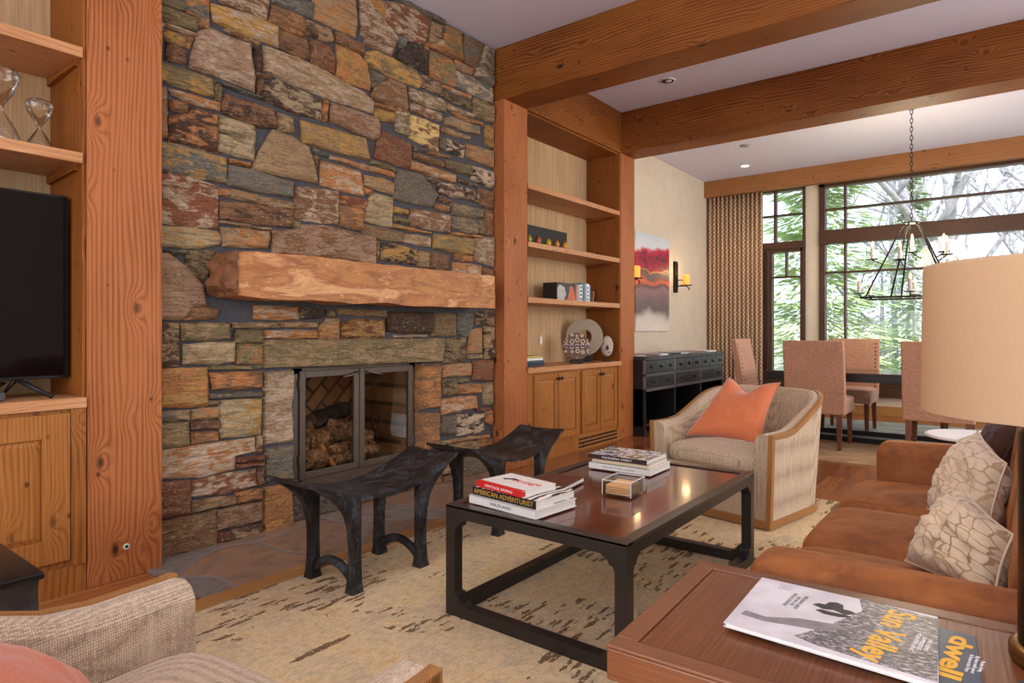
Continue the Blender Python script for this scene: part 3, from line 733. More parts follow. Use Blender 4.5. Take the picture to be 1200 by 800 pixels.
# ------------------------------------------------------------------ built-in bookcases
def grass_mat():
    s = NT('grasscloth_panel'); n = s.noise(s.coord((1, 1, .02), rnd=False), 160, 3, .6); m = s.noise(s.coord((1, 1, .05), rnd=False), 24, 3)
    f = s.math('ADD', s.math('MULTIPLY', n, .6), s.math('MULTIPLY', m, .5))
    return s.out(s.ramp(f, [(.3, (154, 122, 86)), (.55, (186, 152, 112)), (.8, (206, 176, 138))]), .85, n, .3, .002)
m_grass = grass_mat()
def bookcase(y0, y1, ct, shelves, label, doors, vis):
    t = thing('bookcase', label, 'bookcase', (-.1, (y0+y1)/2, 0))
    M().box(-.33, -.307, y0+.002, y1-.002, .0, 2.965).build('back_panel', m_grass, t)
    for a, b in ((y0+.002, y0+.016), (y1-.016, y1-.002)):
        M().box(-.307, PX-.012, a, b, .0, 2.965).build('side_panel', wd('beam', 'z'), t)
    M().box(-.307, PX-.02, y0+.016, y1-.016, 2.945, 2.963).build('top_panel', wd('beam', 'y'), t)
    for z in shelves:
        s = M().box(-.300, PX, y0+.016, y1-.016, z-.046, z).build('shelf', wd('shelf', 'y'), t, bevel=.003)
        for a, b in ((y0+.016, y0+.036), (y1-.036, y1-.016)):
            M().prism([(-.29, z-.046), (PX-.04, z-.046), (PX-.05, z-.07), (-.29, z-.085)], a, b, 'y').build('cleat', wd('beam', 'x'), s)
    M().box(-.307, PX+.01, y0+.004, y1-.004, ct-.045, ct).build('countertop', wd('shelf', 'y'), t, bevel=.003)
    M().box(-.3, PX-.012, y0+.004, y1-.004, .10, ct-.045).box(-.3, PX-.004, y0+.004, y1-.004, 0, .12).box(-.1, PX+.004, y1-.062, y1-.006, .12, ct-.046).build('cabinet_body', wd('cab', 'z'), t)
    for d0, d1, knob in doors:
        z0, z1 = .13 + vis[0], ct-.062; fx = PX+.008; sw = vis[1]
        dm = M().box(fx-.018, fx, d0, d0+sw, z0, z1).box(fx-.018, fx, d1-sw, d1, z0, z1)
        dm.box(fx-.018, fx-.0005, d0+sw, d1-sw, z1-sw, z1).box(fx-.018, fx-.0005, d0+sw, d1-sw, z0, z0+sw)
        do = dm.build('door', wd('cab', 'z'), t, bevel=.002)
        pm = M(); a0, a1, b0, b1 = d0+sw, d1-sw, z0+sw, z1-sw; e = .022
        pm.add([(fx-.012, a0, b0), (fx-.012, a1, b0), (fx-.012, a1, b1), (fx-.012, a0, b1), (fx-.003, a0+e, b0+e), (fx-.003, a1-e, b0+e), (fx-.003, a1-e, b1-e), (fx-.003, a0+e, b1-e)],
               [(4, 5, 6, 7), (0, 1, 5, 4), (1, 2, 6, 5), (2, 3, 7, 6), (3, 0, 4, 7)])
        pm.build('panel', wd('cab', 'z'), do)
        if knob: 
            k = M(); mt = Matrix.Rotation(R(90), 3, 'Y')
            k.lathe([(.006, 0), (.006, .012), (.014, .018), (.016, .026), (.010, .032), (0.001, .033)], (fx, knob[0], knob[1]), 14, mt)
            k.build('knob', m_black, do, smooth=True)
    return t
b1 = bookcase(-2.1, 1.074, .834, (1.888, 2.343), 'built-in timber media bookcase to the left of the stone wall, holding the television', [(.30, 1.008, None), (-.44, .27, None), (-1.2, -.47, None), (-1.95, -1.23, None)], (.02, .10))
b2 = bookcase(4.30, 5.94, .809, (1.403, 1.87, 2.358), 'built-in timber bookcase between two posts to the right of the stone wall', [(4.40, 4.755, (4.735, .70)), (4.765, 5.115, (4.785, .70)), (5.165, 5.50, (5.48, .70)), (5.51, 5.85, (5.53, .70))], (.03, .055))
vg = M()
for i in range(3): vg.box(PX-.008, PX+.001, 5.12, 5.86, .025+i*.035, .04+i*.035)
vg.build('vent_slot', plain('vent_shadow_gap', (26, 18, 12), .8), b2)
sw = thing('light_switch', 'cream light switch plate on the grasscloth back of the right bookcase', 'light switch', (-.306, 5.065, .97))
M().box(-.3065, -.300, 5.03, 5.10, .97, 1.09).build('plate', plain('tan_switch_plate', (190, 160, 118), .5), sw, bevel=.002)
M().box(-.301, -.296, 5.052, 5.078, .995, 1.065).build('rocker', m_white, sw, bevel=.002)
# ------------------------------------------------------------------ rugs
def rug_mat():
    s = NT('patterned_wool_rug'); v = s.coord(rnd=False); n = s.noise(v, 7, 5, .65); fine = s.noise(v, 160, 2); st = s.noise(s.coord((4, .6, 1), rnd=False), 22, 4, .7)
    c = s.ramp(s.math('ADD', s.math('MULTIPLY', n, .55), s.math('MULTIPLY', st, .45)), [(.30, (178, 166, 150)), (.42, (206, 184, 150)), (.52, (228, 202, 156)), (.62, (216, 178, 122)), (.75, (186, 144, 92))])
    ds = s.n('VectorMath', _operation='ADD', i0=v, i1=s.n('VectorMath', _operation='SCALE', i0=s.n('TexNoise', Vector=v, Scale=40., Detail=3.).outputs['Color'], Scale=.022).outputs[0]).outputs[0]
    def marks(rot, scl, size, band, lo, hi, pick):
        q = s.n('Mapping', Vector=ds, Rotation=(0, 0, R(rot)), Scale=scl).outputs[0]
        d = s.vor(q, size); m = s.math('MULTIPLY', s.math('LESS_THAN', d, .26), s.math('GREATER_THAN', s.n('SeparateColor', Color=s.vor(q, size, out='Color')).outputs[0], pick))
        jag = s.math('GREATER_THAN', s.noise(v, 95, 2), .36)
        bd = s.n('Mapping', Vector=v, Rotation=(0, 0, R(25))).outputs[0]
        msk = s.rng(s.noise(bd, band, 2), lo, hi)
        return s.math('MULTIPLY', s.math('MULTIPLY', m, jag), s.math('GREATER_THAN', msk, .5))
    k = s.math('MAXIMUM', s.math('MAXIMUM', marks(64, (1, .15, 1), 28, 1.3, .49, .495, .05), marks(84, (1, .2, 1), 30, 1.3, .50, .505, .2)), marks(32, (1, .2, 1), 30, 1.3, .49, .495, .1))
    k = s.math('MAXIMUM', k, marks(66, (1, .13, 1), 14, 1.0, .0, .02, .84))
    c = s.mix(s.rng(s.noise(v, 38, 5, .75), .44, .64, 0, .5), c, (168, 144, 112)); c = s.mix(s.rng(s.noise(v, 55, 4, .75), .55, .68, 0, .4), c, (236, 216, 180))
    c = s.mix(s.math('MULTIPLY', k, .85), c, (84, 52, 18)); c = s.mix(s.rng(fine, .45, .75, 0, .35), c, (150, 126, 94))
    return s.out(c, .95, s.math('ADD', fine, s.math('MULTIPLY', k, .6)), .4, .004)
tag(M().box(.716, 4.0, .15, 4.59, 0, .012).build('area_rug', rug_mat(), bevel=.003), 'cream rug with scattered dark brown marks under the coffee table and armchairs', 'rug')
def rug2_mat():
    s = NT('dining_rug_wool'); v = s.coord(rnd=False); n = s.noise(v, 6, 5); f = s.noise(v, 140, 2)
    y = s.n('SeparateXYZ', Vector=v).outputs[1]
    b = s.rng(y, -.02, .02)   # tan near part / blue-grey far part, window reflection painted in
    c = s.mix(b, s.ramp(n, [(.35, (150, 116, 80)), (.65, (184, 150, 112))]), s.ramp(n, [(.35, (128, 142, 140)), (.65, (166, 176, 170))]))
    c = s.mix(s.math('MULTIPLY', f, .2), c, (120, 110, 100)); return s.out(c, .95, f, .4, .003)
rg = M().box(.6, 4.6, 6.0, 8.95, 0, .012); 
ro = rg.build('dining_rug', rug2_mat(), local=True); ro.location = (0, 7.2, 0)
for vv in ro.data.vertices: vv.co.y -= 7.2
tag(ro, 'tan dining rug under the dining table, window light painted blue-grey on its far part', 'rug')
# ------------------------------------------------------------------ coffee table
TX0, TX1, TY0, TY1, TZ = 1.504, 2.294, 1.835, 3.137, .442
F0 = .012
ct = thing('coffee_table', 'rectangular coffee table with a dark metal frame and brown top, centred on the rug', 'coffee table', ((TX0+TX1)/2, (TY0+TY1)/2, F0))
def side_frame(m, p0, p1, axis, t=.045):
    """open frame between two corners in plan, with stepped brackets in all four inner corners"""
    a0, a1 = p0, p1; zb, zt = F0, TZ-.004; w = .045; r = .034
    L = a1-a0; H = zt-zb
    def brk(cx, cz, sx, sz):
        pts = [(cx, cz), (cx+sx*r*1.5, cz)]
        for k in range(5):
            q = k/4*math.pi/2; pts.append((cx+sx*(r*1.35-r*math.sin(q)*.75), cz+sz*(.008+r*.75*(1-math.cos(q)))))
        pts += [(cx+sx*.010, cz+sz*r*.95)]
        for k in range(4):
            q = k/3*math.pi/2; pts.append((cx+sx*.010*(1-q/1.6), cz+sz*(r*.95+r*.5*k/3)))
        pts.append((cx, cz+sz*r*1.5))
        return pts
    out = []
    out.append([(a0, zb), (a0+w, zb), (a0+w, zt), (a0, zt)]); out.append([(a1-w, zb), (a1, zb), (a1, zt), (a1-w, zt)])
    out.append([(a0+w, zb), (a1-w, zb), (a1-w, zb+w), (a0+w, zb+w)]); out.append([(a0+w, zt-w), (a1-w, zt-w), (a1-w, zt), (a0+w, zt)])
    for cx, sx in ((a0+w, 1), (a1-w, -1)):
        for cz, sz in ((zb+w, 1), (zt-w, -1)): out.append(brk(cx, cz, sx, sz))
    return out
fm = M(); tb = .045
for yy in (TY0, TY1-tb):
    for p in side_frame(fm, TX0, TX1, 'x'): fm.prism(p, yy, yy+tb, 'y')
for xx in (TX0+.0005, TX1-tb-.0005):
    for p in side_frame(fm, TY0+.0005, TY1-.0005, 'y'): fm.prism(p, xx, xx+tb, 'x')
fm.build('frame', m_bronze if False else plain('table_black_metal', (52, 46, 42), .34, .12, 20, .35), ct, bevel=.003)
b = .045
rim = M(); zt = TZ
rim.box(TX0, TX1, TY0, TY0+b, zt-.012, zt).box(TX0, TX1, TY1-b, TY1, zt-.012, zt).box(TX0, TX0+b, TY0+b, TY1-b, zt-.012, zt).box(TX1-b, TX1, TY0+b, TY1-b, zt-.012, zt)
rim.build('rim', plain('table_rim_metal', (66, 58, 52), .3, .1, 20, .4), ct, bevel=.002)
def top_mat():
    s = NT('polished_brown_top'); n = s.noise(s.coord((1, .12, 1)), 30, 5, .6, .5); m = s.noise(s.coord(), 4, 3)
    c = s.ramp(s.math('ADD', s.math('MULTIPLY', n, .6), s.math('MULTIPLY', m, .4)), [(.3, (58, 26, 16)), (.55, (96, 46, 28)), (.75, (128, 70, 46))])
    return s.out(c, .2, n, .12, .001, Coat_Weight=.6, Coat_Roughness=.08)
M().box(TX0+b, TX1-b, TY0+b, TY1-b, zt-.02, zt-.006).build('top_panel', top_mat(), ct)
# ------------------------------------------------------------------ stools
def stool(label):
    t = thing('stool', label, 'stool', (0, 0, 0), 0, None)
    W2, L2 = .168, .415    # half width x, half length y
    def seat_z(q): return .385 + .112*abs(q)**1.9
    def seat(u, v, dz=0):
        s_ = 2*u-1; q = 2*v-1
        return (s_*W2*(1.04-.04*abs(q)), q*(L2+.012*s_*s_*abs(q)), seat_z(q) + .006*s_*s_ + dz)
    m = M(); nu, nv = 17, 33
    m.grid(nu, nv, lambda u, v: seat(u, v)); m.grid(nu, nv, lambda u, v: seat(u, v, -.014))
    N = nu*nv; m.f = [f if i < (nu-1)*(nv-1) else f[::-1] for i, f in enumerate(m.f)]
    edge = [i for i in range(nu)] + [j*nu+nu-1 for j in range(1, nv)] + [(nv-1)*nu+i for i in range(nu-2, -1, -1)] + [j*nu for j in range(nv-2, 0, -1)]
    for a, c in zip(edge, edge[1:]+edge[:1]): m.f.append((a, c, c+N, a+N))
    m.build('seat', m_patina, t, local=True, smooth=False)
    for sy in (-1, 1):
        for sx in (-1, 1):
            inner = [(.165, 0), (.170, .04), (.172, .14), (.172, .30), (.170, .375)]
            outer = [(.226, 0), (.219, .03), (.214, .10), (.213, .20), (.220, .27), (.238, .33), (.268, .375), (.310, .415), (.360, .450), (.408, .482)]
            top_ = [(L2*q, seat_z(q)-.008) for q in (.98, .9, .8, .7, .6, .5, .42)]
            lm = M(); P = inner[:-1]; prof = outer + top_ + [(.170, .380)] + inner[::-1][1:]
            prof = [(sy*y, z) for y, z in prof]
            vs = []; nP = len(prof)
            for k, off in enumerate((-1, 1)):
                for y, z in prof:
                    th = .021 + .006*max(0, (.10-z)/.10)**1.5
                    vs.append((sx*.146 + off*th, y, z))
            lm.add(vs, [tuple(range(nP))[::(-1 if sy > 0 else 1)], tuple(range(nP, 2*nP))[::(1 if sy > 0 else -1)]] + [((i, (i+1) % nP, nP+(i+1) % nP, nP+i) if sy > 0 else (nP+i, nP+(i+1) % nP, (i+1) % nP, i)) for i in range(nP)])
            lm.build('leg', m_patina, t, local=True, bevel=.011, seg=3)
        am = M(); pts = [(x/10*.15, sy*.192, .028 + .075*(1-(x/10)**2)) for x in range(-10, 11)]
        am.tube(pts, [(.021, .018)]*21, 10, flat=(0, 0, 1)); am.build('stretcher', m_patina, t, local=True, smooth=True)
    return t
s1 = stool('black metal stool with a curved saddle seat, the nearer of two before the hearth')
s1.location = (.915, 1.935, F0); s1['group'] = 'saddle stools by the hearth'
s2 = dup(s1, (.915, 2.905, F0), 0, 'black metal stool with a curved saddle seat, the farther one behind the book stack', 'saddle stools by the hearth')
# ------------------------------------------------------------------ barrel armchairs
m_chairwood = wood('limed_oak_trim', (80, 48, 22), (134, 88, 44), (170, 120, 68), 'z', .5, 4, False)
def armchair(label):
    t = thing('armchair', label, 'armchair')
    # plan path of the shell's outer face: right front -> back -> left front ; local +y is the chair's back
    HW, D = .41, .86
    path = []
    for k in range(7): path.append(Vector((HW, .52*k/6)))
    for k in range(1, 24):
        a = math.pi*k/24; path.append(Vector((HW*math.cos(a), .52+(D-.52)*math.sin(a)**.92)))
    for k in range(7): path.append(Vector((-HW, .52-.52*k/6)))
    n = len(path)
    def nrm(i):
        a = path[max(0, i-1)]; c = path[min(n-1, i+1)]; d = (c-a).normalized(); return Vector((d.y, -d.x))
    ys = [p.y for p in path]
    def top(y): q = max(0, (y-.20)/(D-.20)); return .528 + .20*(q**1.6)*(3-2*q)*.98
    def scale(z): return 1 - .045*(1-z/.6)
    m = M(); vs = []; NS = 14
    th = .105
    for i, p in enumerate(path):
        o = nrm(i); zt = top(p.y); q = max(0, min(1, p.y/.5)); tk = th - .02*q
        prof = [(0, .045), (0, .2), (0, .36), (0, zt-.02), (-.012, zt-.004), (-.03, zt), (-tk*.6, zt+.004), (-tk*.85, zt-.006), (-tk, zt-.03), (-tk-.01*q, zt-.10), (-tk, .40), (-tk, .30), (-tk, .16), (-tk, .045)]
        for off, z in prof:
            c = Vector((p.x*scale(z), p.y*1)) + o*off + Vector((0, (z-.3)*.10*q)); vs.append((c.x, c.y, z))
    fs = [(i*NS+k, (i+1)*NS+k, (i+1)*NS+k+1, i*NS+k+1) for i in range(n-1) for k in range(NS-1)]
    fs += [tuple(range(NS)), tuple((n-1)*NS+k for k in range(NS))[::-1]]
    m.add(vs, fs); m.build('shell', m_taupe, t, local=True, smooth=False, bevel=.004)
    # wood: top strip on outer edge, front posts, base band
    tr = M(); pts = []
    vs = []
    for i, p in enumerate(path):
        o = nrm(i); zt = top(p.y); q = max(0, min(1, p.y/.5))
        for off, z in ((.004, zt-.026), (.004, zt+.002), (-.022, zt+.005), (-.022, zt-.02)):
            c = Vector((p.x*scale(z), p.y)) + o*off + Vector((0, (z-.3)*.10*q)); vs.append((c.x, c.y, z))
    fs = [(i*4+k, (i+1)*4+k, (i+1)*4+(k+1) % 4, i*4+(k+1) % 4) for i in range(n-1) for k in range(4)] + [(0, 1, 2, 3), ((n-1)*4+3, (n-1)*4+2, (n-1)*4+1, (n-1)*4)]
    tr.add(vs, fs); tr.build('top_trim', m_chairwood, t, local=True, bevel=.002)
    for sx in (-1, 1):
        pm = M(); v = []
        for z in (.04, top(0)+.004):
            xo = sx*(HW*scale(z)+.004); xi = sx*(HW*scale(z)-.024)
            v += [(xo, -.006, z), (xi, -.006, z), (xi, .02, z), (xo, .026, z)]
        pm.add(v, [(0,1,2,3), (7,6,5,4), (0,4,5,1), (1,5,6,2), (2,6,7,3), (3,7,4,0)])
        pm.build('front_post', m_chairwood, t, local=True, bevel=.002)
    bm_ = M(); vs = []; loop = path
    for i, p in enumerate(loop):
        o = nrm(i)
        for off, z in ((.005, .008), (.005, .052), (-.02, .052), (-.02, .008)):
            c = Vector((p.x*scale(0), p.y)) + o*off; vs.append((c.x, c.y, z))
    bm_.add(vs, [(i*4+k, (i+1)*4+k, (i+1)*4+(k+1) % 4, i*4+(k+1) % 4) for i in range(n-1) for k in range(4)])
    bm_.box(-HW*scale(0)-.004, HW*scale(0)+.004, -.008, .02, .008, .052)
    bm_.build('base_band', m_chairwood, t, local=True, bevel=.002)
    bf = M(); inn = [p*.93 for p in path]; bf.prism([(p.x*.95, p.y*.96+.01) for p in inn], 0, .30, 'z'); bf.box(-.32, .32, .008, .1, .045, .30)
    bf.build('seat_deck', m_taupe, t, local=True)
    sc = M(); sc.rbox(-.31, .31, -.004, .66, .29, .405, .04, .035); sc.build('seat_cushion', m_taupe, t, local=True, smooth=True)
    return t
a1 = armchair('taupe tweed barrel armchair with oak trim, facing the camera beyond the coffee table')
a1.location = (1.835, 3.74, F0); a1.rotation_euler = (0, 0, R(-11)); a1['group'] = 'barrel armchairs'
a2 = dup(a1, (2.074, .750, F0), R(180+5.5), 'taupe tweed barrel armchair in the near left corner, seen from behind its seat', 'barrel armchairs')
# ------------------------------------------------------------------ pillows
def pillow(name, c, t, mat, label, cat, group=None, dents=(), notch=0, pinch=.10, seed=0, piping=None, wr=.006):
    """c: four corners in order; t: full thickness"""
    c = [Vector(p) for p in c]; cen = sum(c, Vector())/4; nrm = ((c[1]-c[0]).cross(c[3]-c[0])).normalized()
    root = thing(name, label, cat, (cen.x, cen.y, min(p.z for p in c)), 0, group)
    n = 31
    def base(u, v):
        p = (c[0]*(1-u)+c[1]*u)*(1-v) + (c[3]*(1-u)+c[2]*u)*v
        U, V = 2*u-1, 2*v-1
        pull = pinch*((1-U*U)*abs(V)**3 * (1 if True else 0)); pull2 = pinch*((1-V*V)*abs(U)**3)
        p = p + (cen-p)*(pull+pull2)*.9 - Vector((0, 0, notch))*math.exp(-((u-.42)/.26)**2)*v**4
        return p
    def side(sg):
        def f(u, v):
            U, V = 2*u-1, 2*v-1; p = base(u, v)
            h = ((1-U**4)*(1-V**4))**.6 * (1-.25*(U*U+V*V)/2)
            for du, dv, dr, dd in dents: h -= dd*math.exp(-((u-du)**2+(v-dv)**2)/dr**2)*h
            w = (noise.noise(Vector((u*6+seed, v*6, seed)))*.6 + noise.noise(Vector((u*14, v*14+seed, 3)))*.4)*wr*2*min(1, h*2)
            return p + nrm*sg*(h*t/2+w)
        return f
    m = M(); m.grid(n, n, side(1)); k = len(m.f); m.grid(n, n, side(-1)); m.f = [f if i < k else f[::-1] for i, f in enumerate(m.f)]
    o = m.build('cover', mat, root, smooth=True)
    md = o.modifiers.new('weld', 'WELD'); md.merge_threshold = .0008
    uv = o.data.uv_layers.new(name='UVMap')
    for lp in o.data.loops:
        i = lp.vertex_index % (n*n); uv.data[lp.index].uv = ((i % n)/(n-1), (i//n)/(n-1))
    e = M(); pts = [base(k/20, 0) for k in range(20)]+[base(1, k/20) for k in range(20)]+[base(1-k/20, 1) for k in range(20)]+[base(0, 1-k/20) for k in range(20)]
    e.tube(pts, .0035, 6, closed=True); e.build('piping', piping or mat, root, smooth=True)
    return root
m_pip = plain('grey_brown_piping', (136, 112, 92), .8, .1)
pillow('throw_pillow', [(1.58, 4.02, .435), (2.08, 3.98, .42), (2.14, 4.18, .80), (1.78, 4.28, .82)], .15, m_coral, 'coral orange throw pillow with grey edging leaning in the far armchair', 'pillow', 'coral pillows', [(.45, .95, .22, .8)], seed=2, piping=m_pip, pinch=.12, notch=.075)
pillow('throw_pillow', [(1.70, .16, .58), (1.93, .47, .46), (2.27, .33, .47), (2.10, .0, .78)], .15, m_coral, 'coral orange throw pillow in the near armchair at the bottom left corner', 'pillow', 'coral pillows', seed=5, piping=m_pip)
# ------------------------------------------------------------------ sofa
sf = thing('sofa', 'cognac brown velvet sofa with three seat cushions along the right side of the rug', 'sofa', (3.2, 2.55, F0))
SX0, SX1 = 2.76, 3.98
AY = ((1.505, 1.70), (3.43, 3.63))
for a, b_ in AY:
    am = M(); am.rbox(SX0, SX1, a, b_, .06, .595, .055, .012); am.build('arm', m_velvet, sf, smooth=True)
M().rbox(SX0+.02, SX1-.02, 1.68, 3.45, .06, .30, .03, 0).build('base', m_velvet, sf, smooth=True)
M().rbox(3.74, SX1, 1.68, 3.45, .2, .80, .06, .01).build('back_frame', m_velvet, sf, smooth=True)
cy = [1.705, 2.275, 2.85, 3.425]
for i in range(3):
    M().rbox(2.685, 3.45, cy[i]+.002, cy[i+1]-.002, .285, .435, .065, .03).build('seat_cushion', m_velvet, sf, smooth=True)
    mt = Matrix.Translation((3.365, 0, .42)) @ Matrix.Rotation(R(8), 4, 'Y')
    M().rbox(-.13, .16, cy[i]+.004, cy[i+1]-.004, 0, .46, .10, .02, mat=mt).build('back_cushion', m_velvet, sf, smooth=True)
for x in (SX0+.08, SX1-.08):
    for y in (1.56, 3.57): M().lathe([(.018, F0), (.026, .075)], (x, y, 0), 12).build('foot', wd('legs', 'z'), sf)
def lattice_mat():
    s = NT('brown_lattice_linen'); uv = s.n('TexCoord').outputs['UV']
    ds = s.n('VectorMath', _operation='ADD', i0=uv, i1=s.n('VectorMath', _operation='SCALE', i0=s.n('TexNoise', Vector=uv, Scale=4., Detail=1.).outputs['Color'], Scale=.16).outputs[0]).outputs[0]
    e = s.vor(s.n('Mapping', Vector=ds, Scale=(1, 1.25, 1)).outputs[0], 6.6, 'DISTANCE_TO_EDGE', rnd=.55)
    k = s.rng(e, .042, .068, 1, 0); n = s.noise(s.coord((1, 1, 1)), 260, 2); b = s.noise(s.coord(), 9, 3)
    l = s.mix(s.rng(b, .4, .6), (152, 124, 96), (196, 158, 118))
    c = s.mix(k, (214, 192, 162), l); c = s.mix(s.math('MULTIPLY', n, .2), c, (180, 160, 130))
    return s.out(c, .75, s.math('ADD', n, s.math('MULTIPLY', b, 2)), .3, .004, Sheen_Weight=.3)
m_lat = lattice_mat()
pillow('lattice_pillow', [(3.225, 1.85, .48), (3.02, 2.13, .465), (3.15, 2.26, .665), (3.262, 1.99, .62)], .16, m_lat, 'cream pillow with a brown lattice pattern, the near one against the near sofa arm', 'pillow', 'lattice pillows on the sofa', [(.25, .35, .2, .4)], seed=3, wr=.013)
pillow('lattice_pillow', [(3.20, 2.44, .465), (3.02, 2.80, .465), (3.165, 2.98, .745), (3.25, 2.62, .69)], .17, m_lat, 'cream pillow with a brown lattice pattern, the farther one standing mid sofa', 'pillow', 'lattice pillows on the sofa', [(.3, .5, .2, .4)], seed=9, wr=.013)
m_fur = plain('dark_brown_faux_fur', (66, 40, 30), .95, .3, 120, 0, .8, Sheen_Weight=.15)
pillow('fur_pillow', [(3.18, 3.02, .47), (3.13, 3.36, .47), (3.27, 3.40, .79), (3.31, 3.08, .79)], .14, m_fur, 'dark brown furry pillow at the far end of the sofa', 'pillow', seed=12, wr=.01)
# ------------------------------------------------------------------ side table with magazines, lamp, remote
st = thing('side_table', 'reddish brown wooden side table with a framed top in the near right foreground', 'side table', (2.705, .965, 0), R(2.7))
ST = .585
tm = M(); L, D_ = .80, .492
tm.box(0, L, 0, D_, ST-.060, ST-.006); tm.build('apron', wd('cherry', 'x'), st, local=True, bevel=.003)
bd = .040; rm = M(); rm.box(0, L, 0, bd, ST-.006, ST).box(0, L, D_-bd, D_, ST-.006, ST).box(0, bd, bd, D_-bd, ST-.006, ST).box(L-bd, L, bd, D_-bd, ST-.006, ST)
rm.build('top_border', wd('cherry', 'x'), st, local=True, bevel=.002)
M().box(bd+.003, L-bd-.003, bd+.003, D_-bd-.003, ST-.010, ST-.002).build('top_panel', wd('cherry', 'y'), st, local=True)
for x in (.10, L-.14):
    for y in (.10, D_-.14): M().box(x, x+.04, y, y+.04, F0, ST-.058).build('leg', wd('cherry', 'z'), st, local=True, bevel=.003)
TT = ST+.0005
def slab(name, quad, z0, z1, label, cat, covers, group=None, spine=None):
    """closed magazine or book from its plan quad (ccw); cover = thin top+bottom, pages between"""
    cen = sum((Vector((p[0], p[1])) for p in quad), Vector((0, 0)))/4
    t = thing(name, label, cat, (cen.x, cen.y, z0), 0, group)
    ct_ = .0012 if spine is None else .0028
    inset = [tuple(Vector(p)+(cen-Vector(p))*.025) for p in quad]
    M().prism(inset, z0+ct_, z1-ct_).build('pages', m_page, t)
    c = M().prism(quad, z0, z0+ct_).prism(quad, z1-ct_, z1)
    if spine is not None:
        a, b2 = Vector(quad[spine]), Vector(quad[(spine+1) % 4]); i = (b2-a).normalized(); nn = Vector((-i.y, i.x))
        if nn.dot(cen-a) < 0: nn = -nn
        c.prism([tuple(a), tuple(b2), tuple(b2+nn*.004), tuple(a+nn*.004)], z0, z1)
    o = c.build('cover', covers, t, bevel=.0006)
    return t
def magcover():
    s = NT('monochrome_magazine_cover'); v = s.n('TexCoord').outputs['Object']; n = s.noise(v, 9, 3)
    return s.out(s.mix(s.rng(n, .4, .6), (206, 200, 204), (228, 224, 228)), .3, None, Coat_Weight=.3)
def forest():
    s = NT('printed_forest'); v = s.n('TexCoord').outputs['Object']; h = s.noise(s.n('Mapping', Vector=v, Rotation=(0, 0, .1), Scale=(1, 2.4, 1)).outputs[0], 90, 4, .7)
    return s.out(s.ramp(h, [(.38, (44, 40, 42)), (.52, (104, 98, 100)), (.62, (196, 190, 192))]), .3, None, Coat_Weight=.3)
m_magc = magcover()
tilt = .0
mg2 = slab('magazine', [(2.93, 1.155), (3.222, 1.135), (3.205, 1.368), (2.91, 1.375)], TT, TT+.006, 'navy magazine with a large yellow title, lying under the monochrome magazine', 'magazine', plain('navy_cover', (62, 74, 92), .3, .1))
mg1 = slab('magazine', [(2.846, 1.136), (3.168, 1.125), (3.148, 1.398), (2.838, 1.395)], TT+.0065, TT+.014, 'monochrome magazine with a yellow title and a rider in a wide hat on its cover', 'magazine', m_magc)
m_yel = plain('yellow_ink', (236, 176, 40), .4, .03); m_red = plain('red_ink', (200, 40, 36), .4, .05); m_ink = plain('black_ink', (30, 28, 30), .5, .05); m_whi = plain('white_ink', (238, 236, 232), .5, .02)
zc = TT+.0145
text('Sun Valley', .062, m_yel, mg1, frame((3.085, 1.262, zc), (-.075, -.99, 0), (.99, -.075, 0)), .0002, width=.235, bold=.0013)
text('BREAKING NEW\nLIFE IN THE\nBACKCOUNTRY', .010, plain('grey_ink', (130, 126, 128), .5), mg1, frame((2.925, 1.31, zc), (-.075, -.99, 0), (.99, -.075, 0)), .0002, name='caption')
text('FINE HOMES\nSUMMER ISSUE\nMOUNTAIN LIVING', .009, m_whi, mg1, frame((3.135, 1.26, zc), (-.075, -.99, 0), (.99, -.075, 0)), .0002, name='caption')
gz = lambda P, nm, mt_, e=0: M().prism(P, zc-.0006, zc-.0001+e).build(nm, mt_, mg1)
gz([(3.00, 1.147), (3.166, 1.135), (3.150, 1.384), (3.02, 1.401), (3.035, 1.34), (3.01, 1.27), (2.985, 1.21), (2.96, 1.16)], 'forest_picture', forest())
gz([(2.86, 1.19), (2.90, 1.185), (2.98, 1.205), (3.03, 1.24), (3.01, 1.25), (2.95, 1.235), (2.90, 1.205), (2.862, 1.21)], 'mane_picture', plain('mid_grey_print', (128, 120, 122), .4, .3, 40), .0001)
m_dp = plain('dark_print', (48, 42, 42), .4)
gz([(2.955, 1.315), (2.975, 1.305), (2.992, 1.312), (3.012, 1.302), (3.030, 1.318), (3.018, 1.326), (3.006, 1.325), (3.002, 1.345), (2.990, 1.351), (2.978, 1.344), (2.974, 1.328), (2.962, 1.326)], 'rider_picture', m_dp, .0002)
gz([(2.965, 1.292), (2.98, 1.283), (3.005, 1.285), (3.024, 1.296), (3.016, 1.302), (2.99, 1.299), (2.972, 1.300)], 'rider_picture', m_dp, .0002)
gz([(2.882, 1.352), (2.905, 1.355), (2.901, 1.384), (2.878, 1.381)], 'address_box', plain('pale_box', (190, 186, 190), .4, .3, 200), .0001)
text('dwell', .045, m_yel, mg2, frame((3.180, 1.262, TT+.0065), (-.075, -.99, 0), (.99, -.075, 0)), .0002, width=.17, bold=.0016)
text('Modern living\nBig ideas small spaces\nAt home in the West', .008, m_whi, mg2, frame((3.208, 1.25, TT+.0065), (-.075, -.99, 0), (.99, -.075, 0)), .0002, name='caption')
lp = thing('table_lamp', 'table lamp with a wide cream drum shade and dark bronze column on the side table', 'lamp', (3.327, 1.345, ST))
M().lathe([(.066, ST), (.078, ST+.004), (.078, ST+.022), (.070, ST+.028)], (3.327, 1.345, 0), 40).build('base_ring', m_brassd, lp, smooth=True)
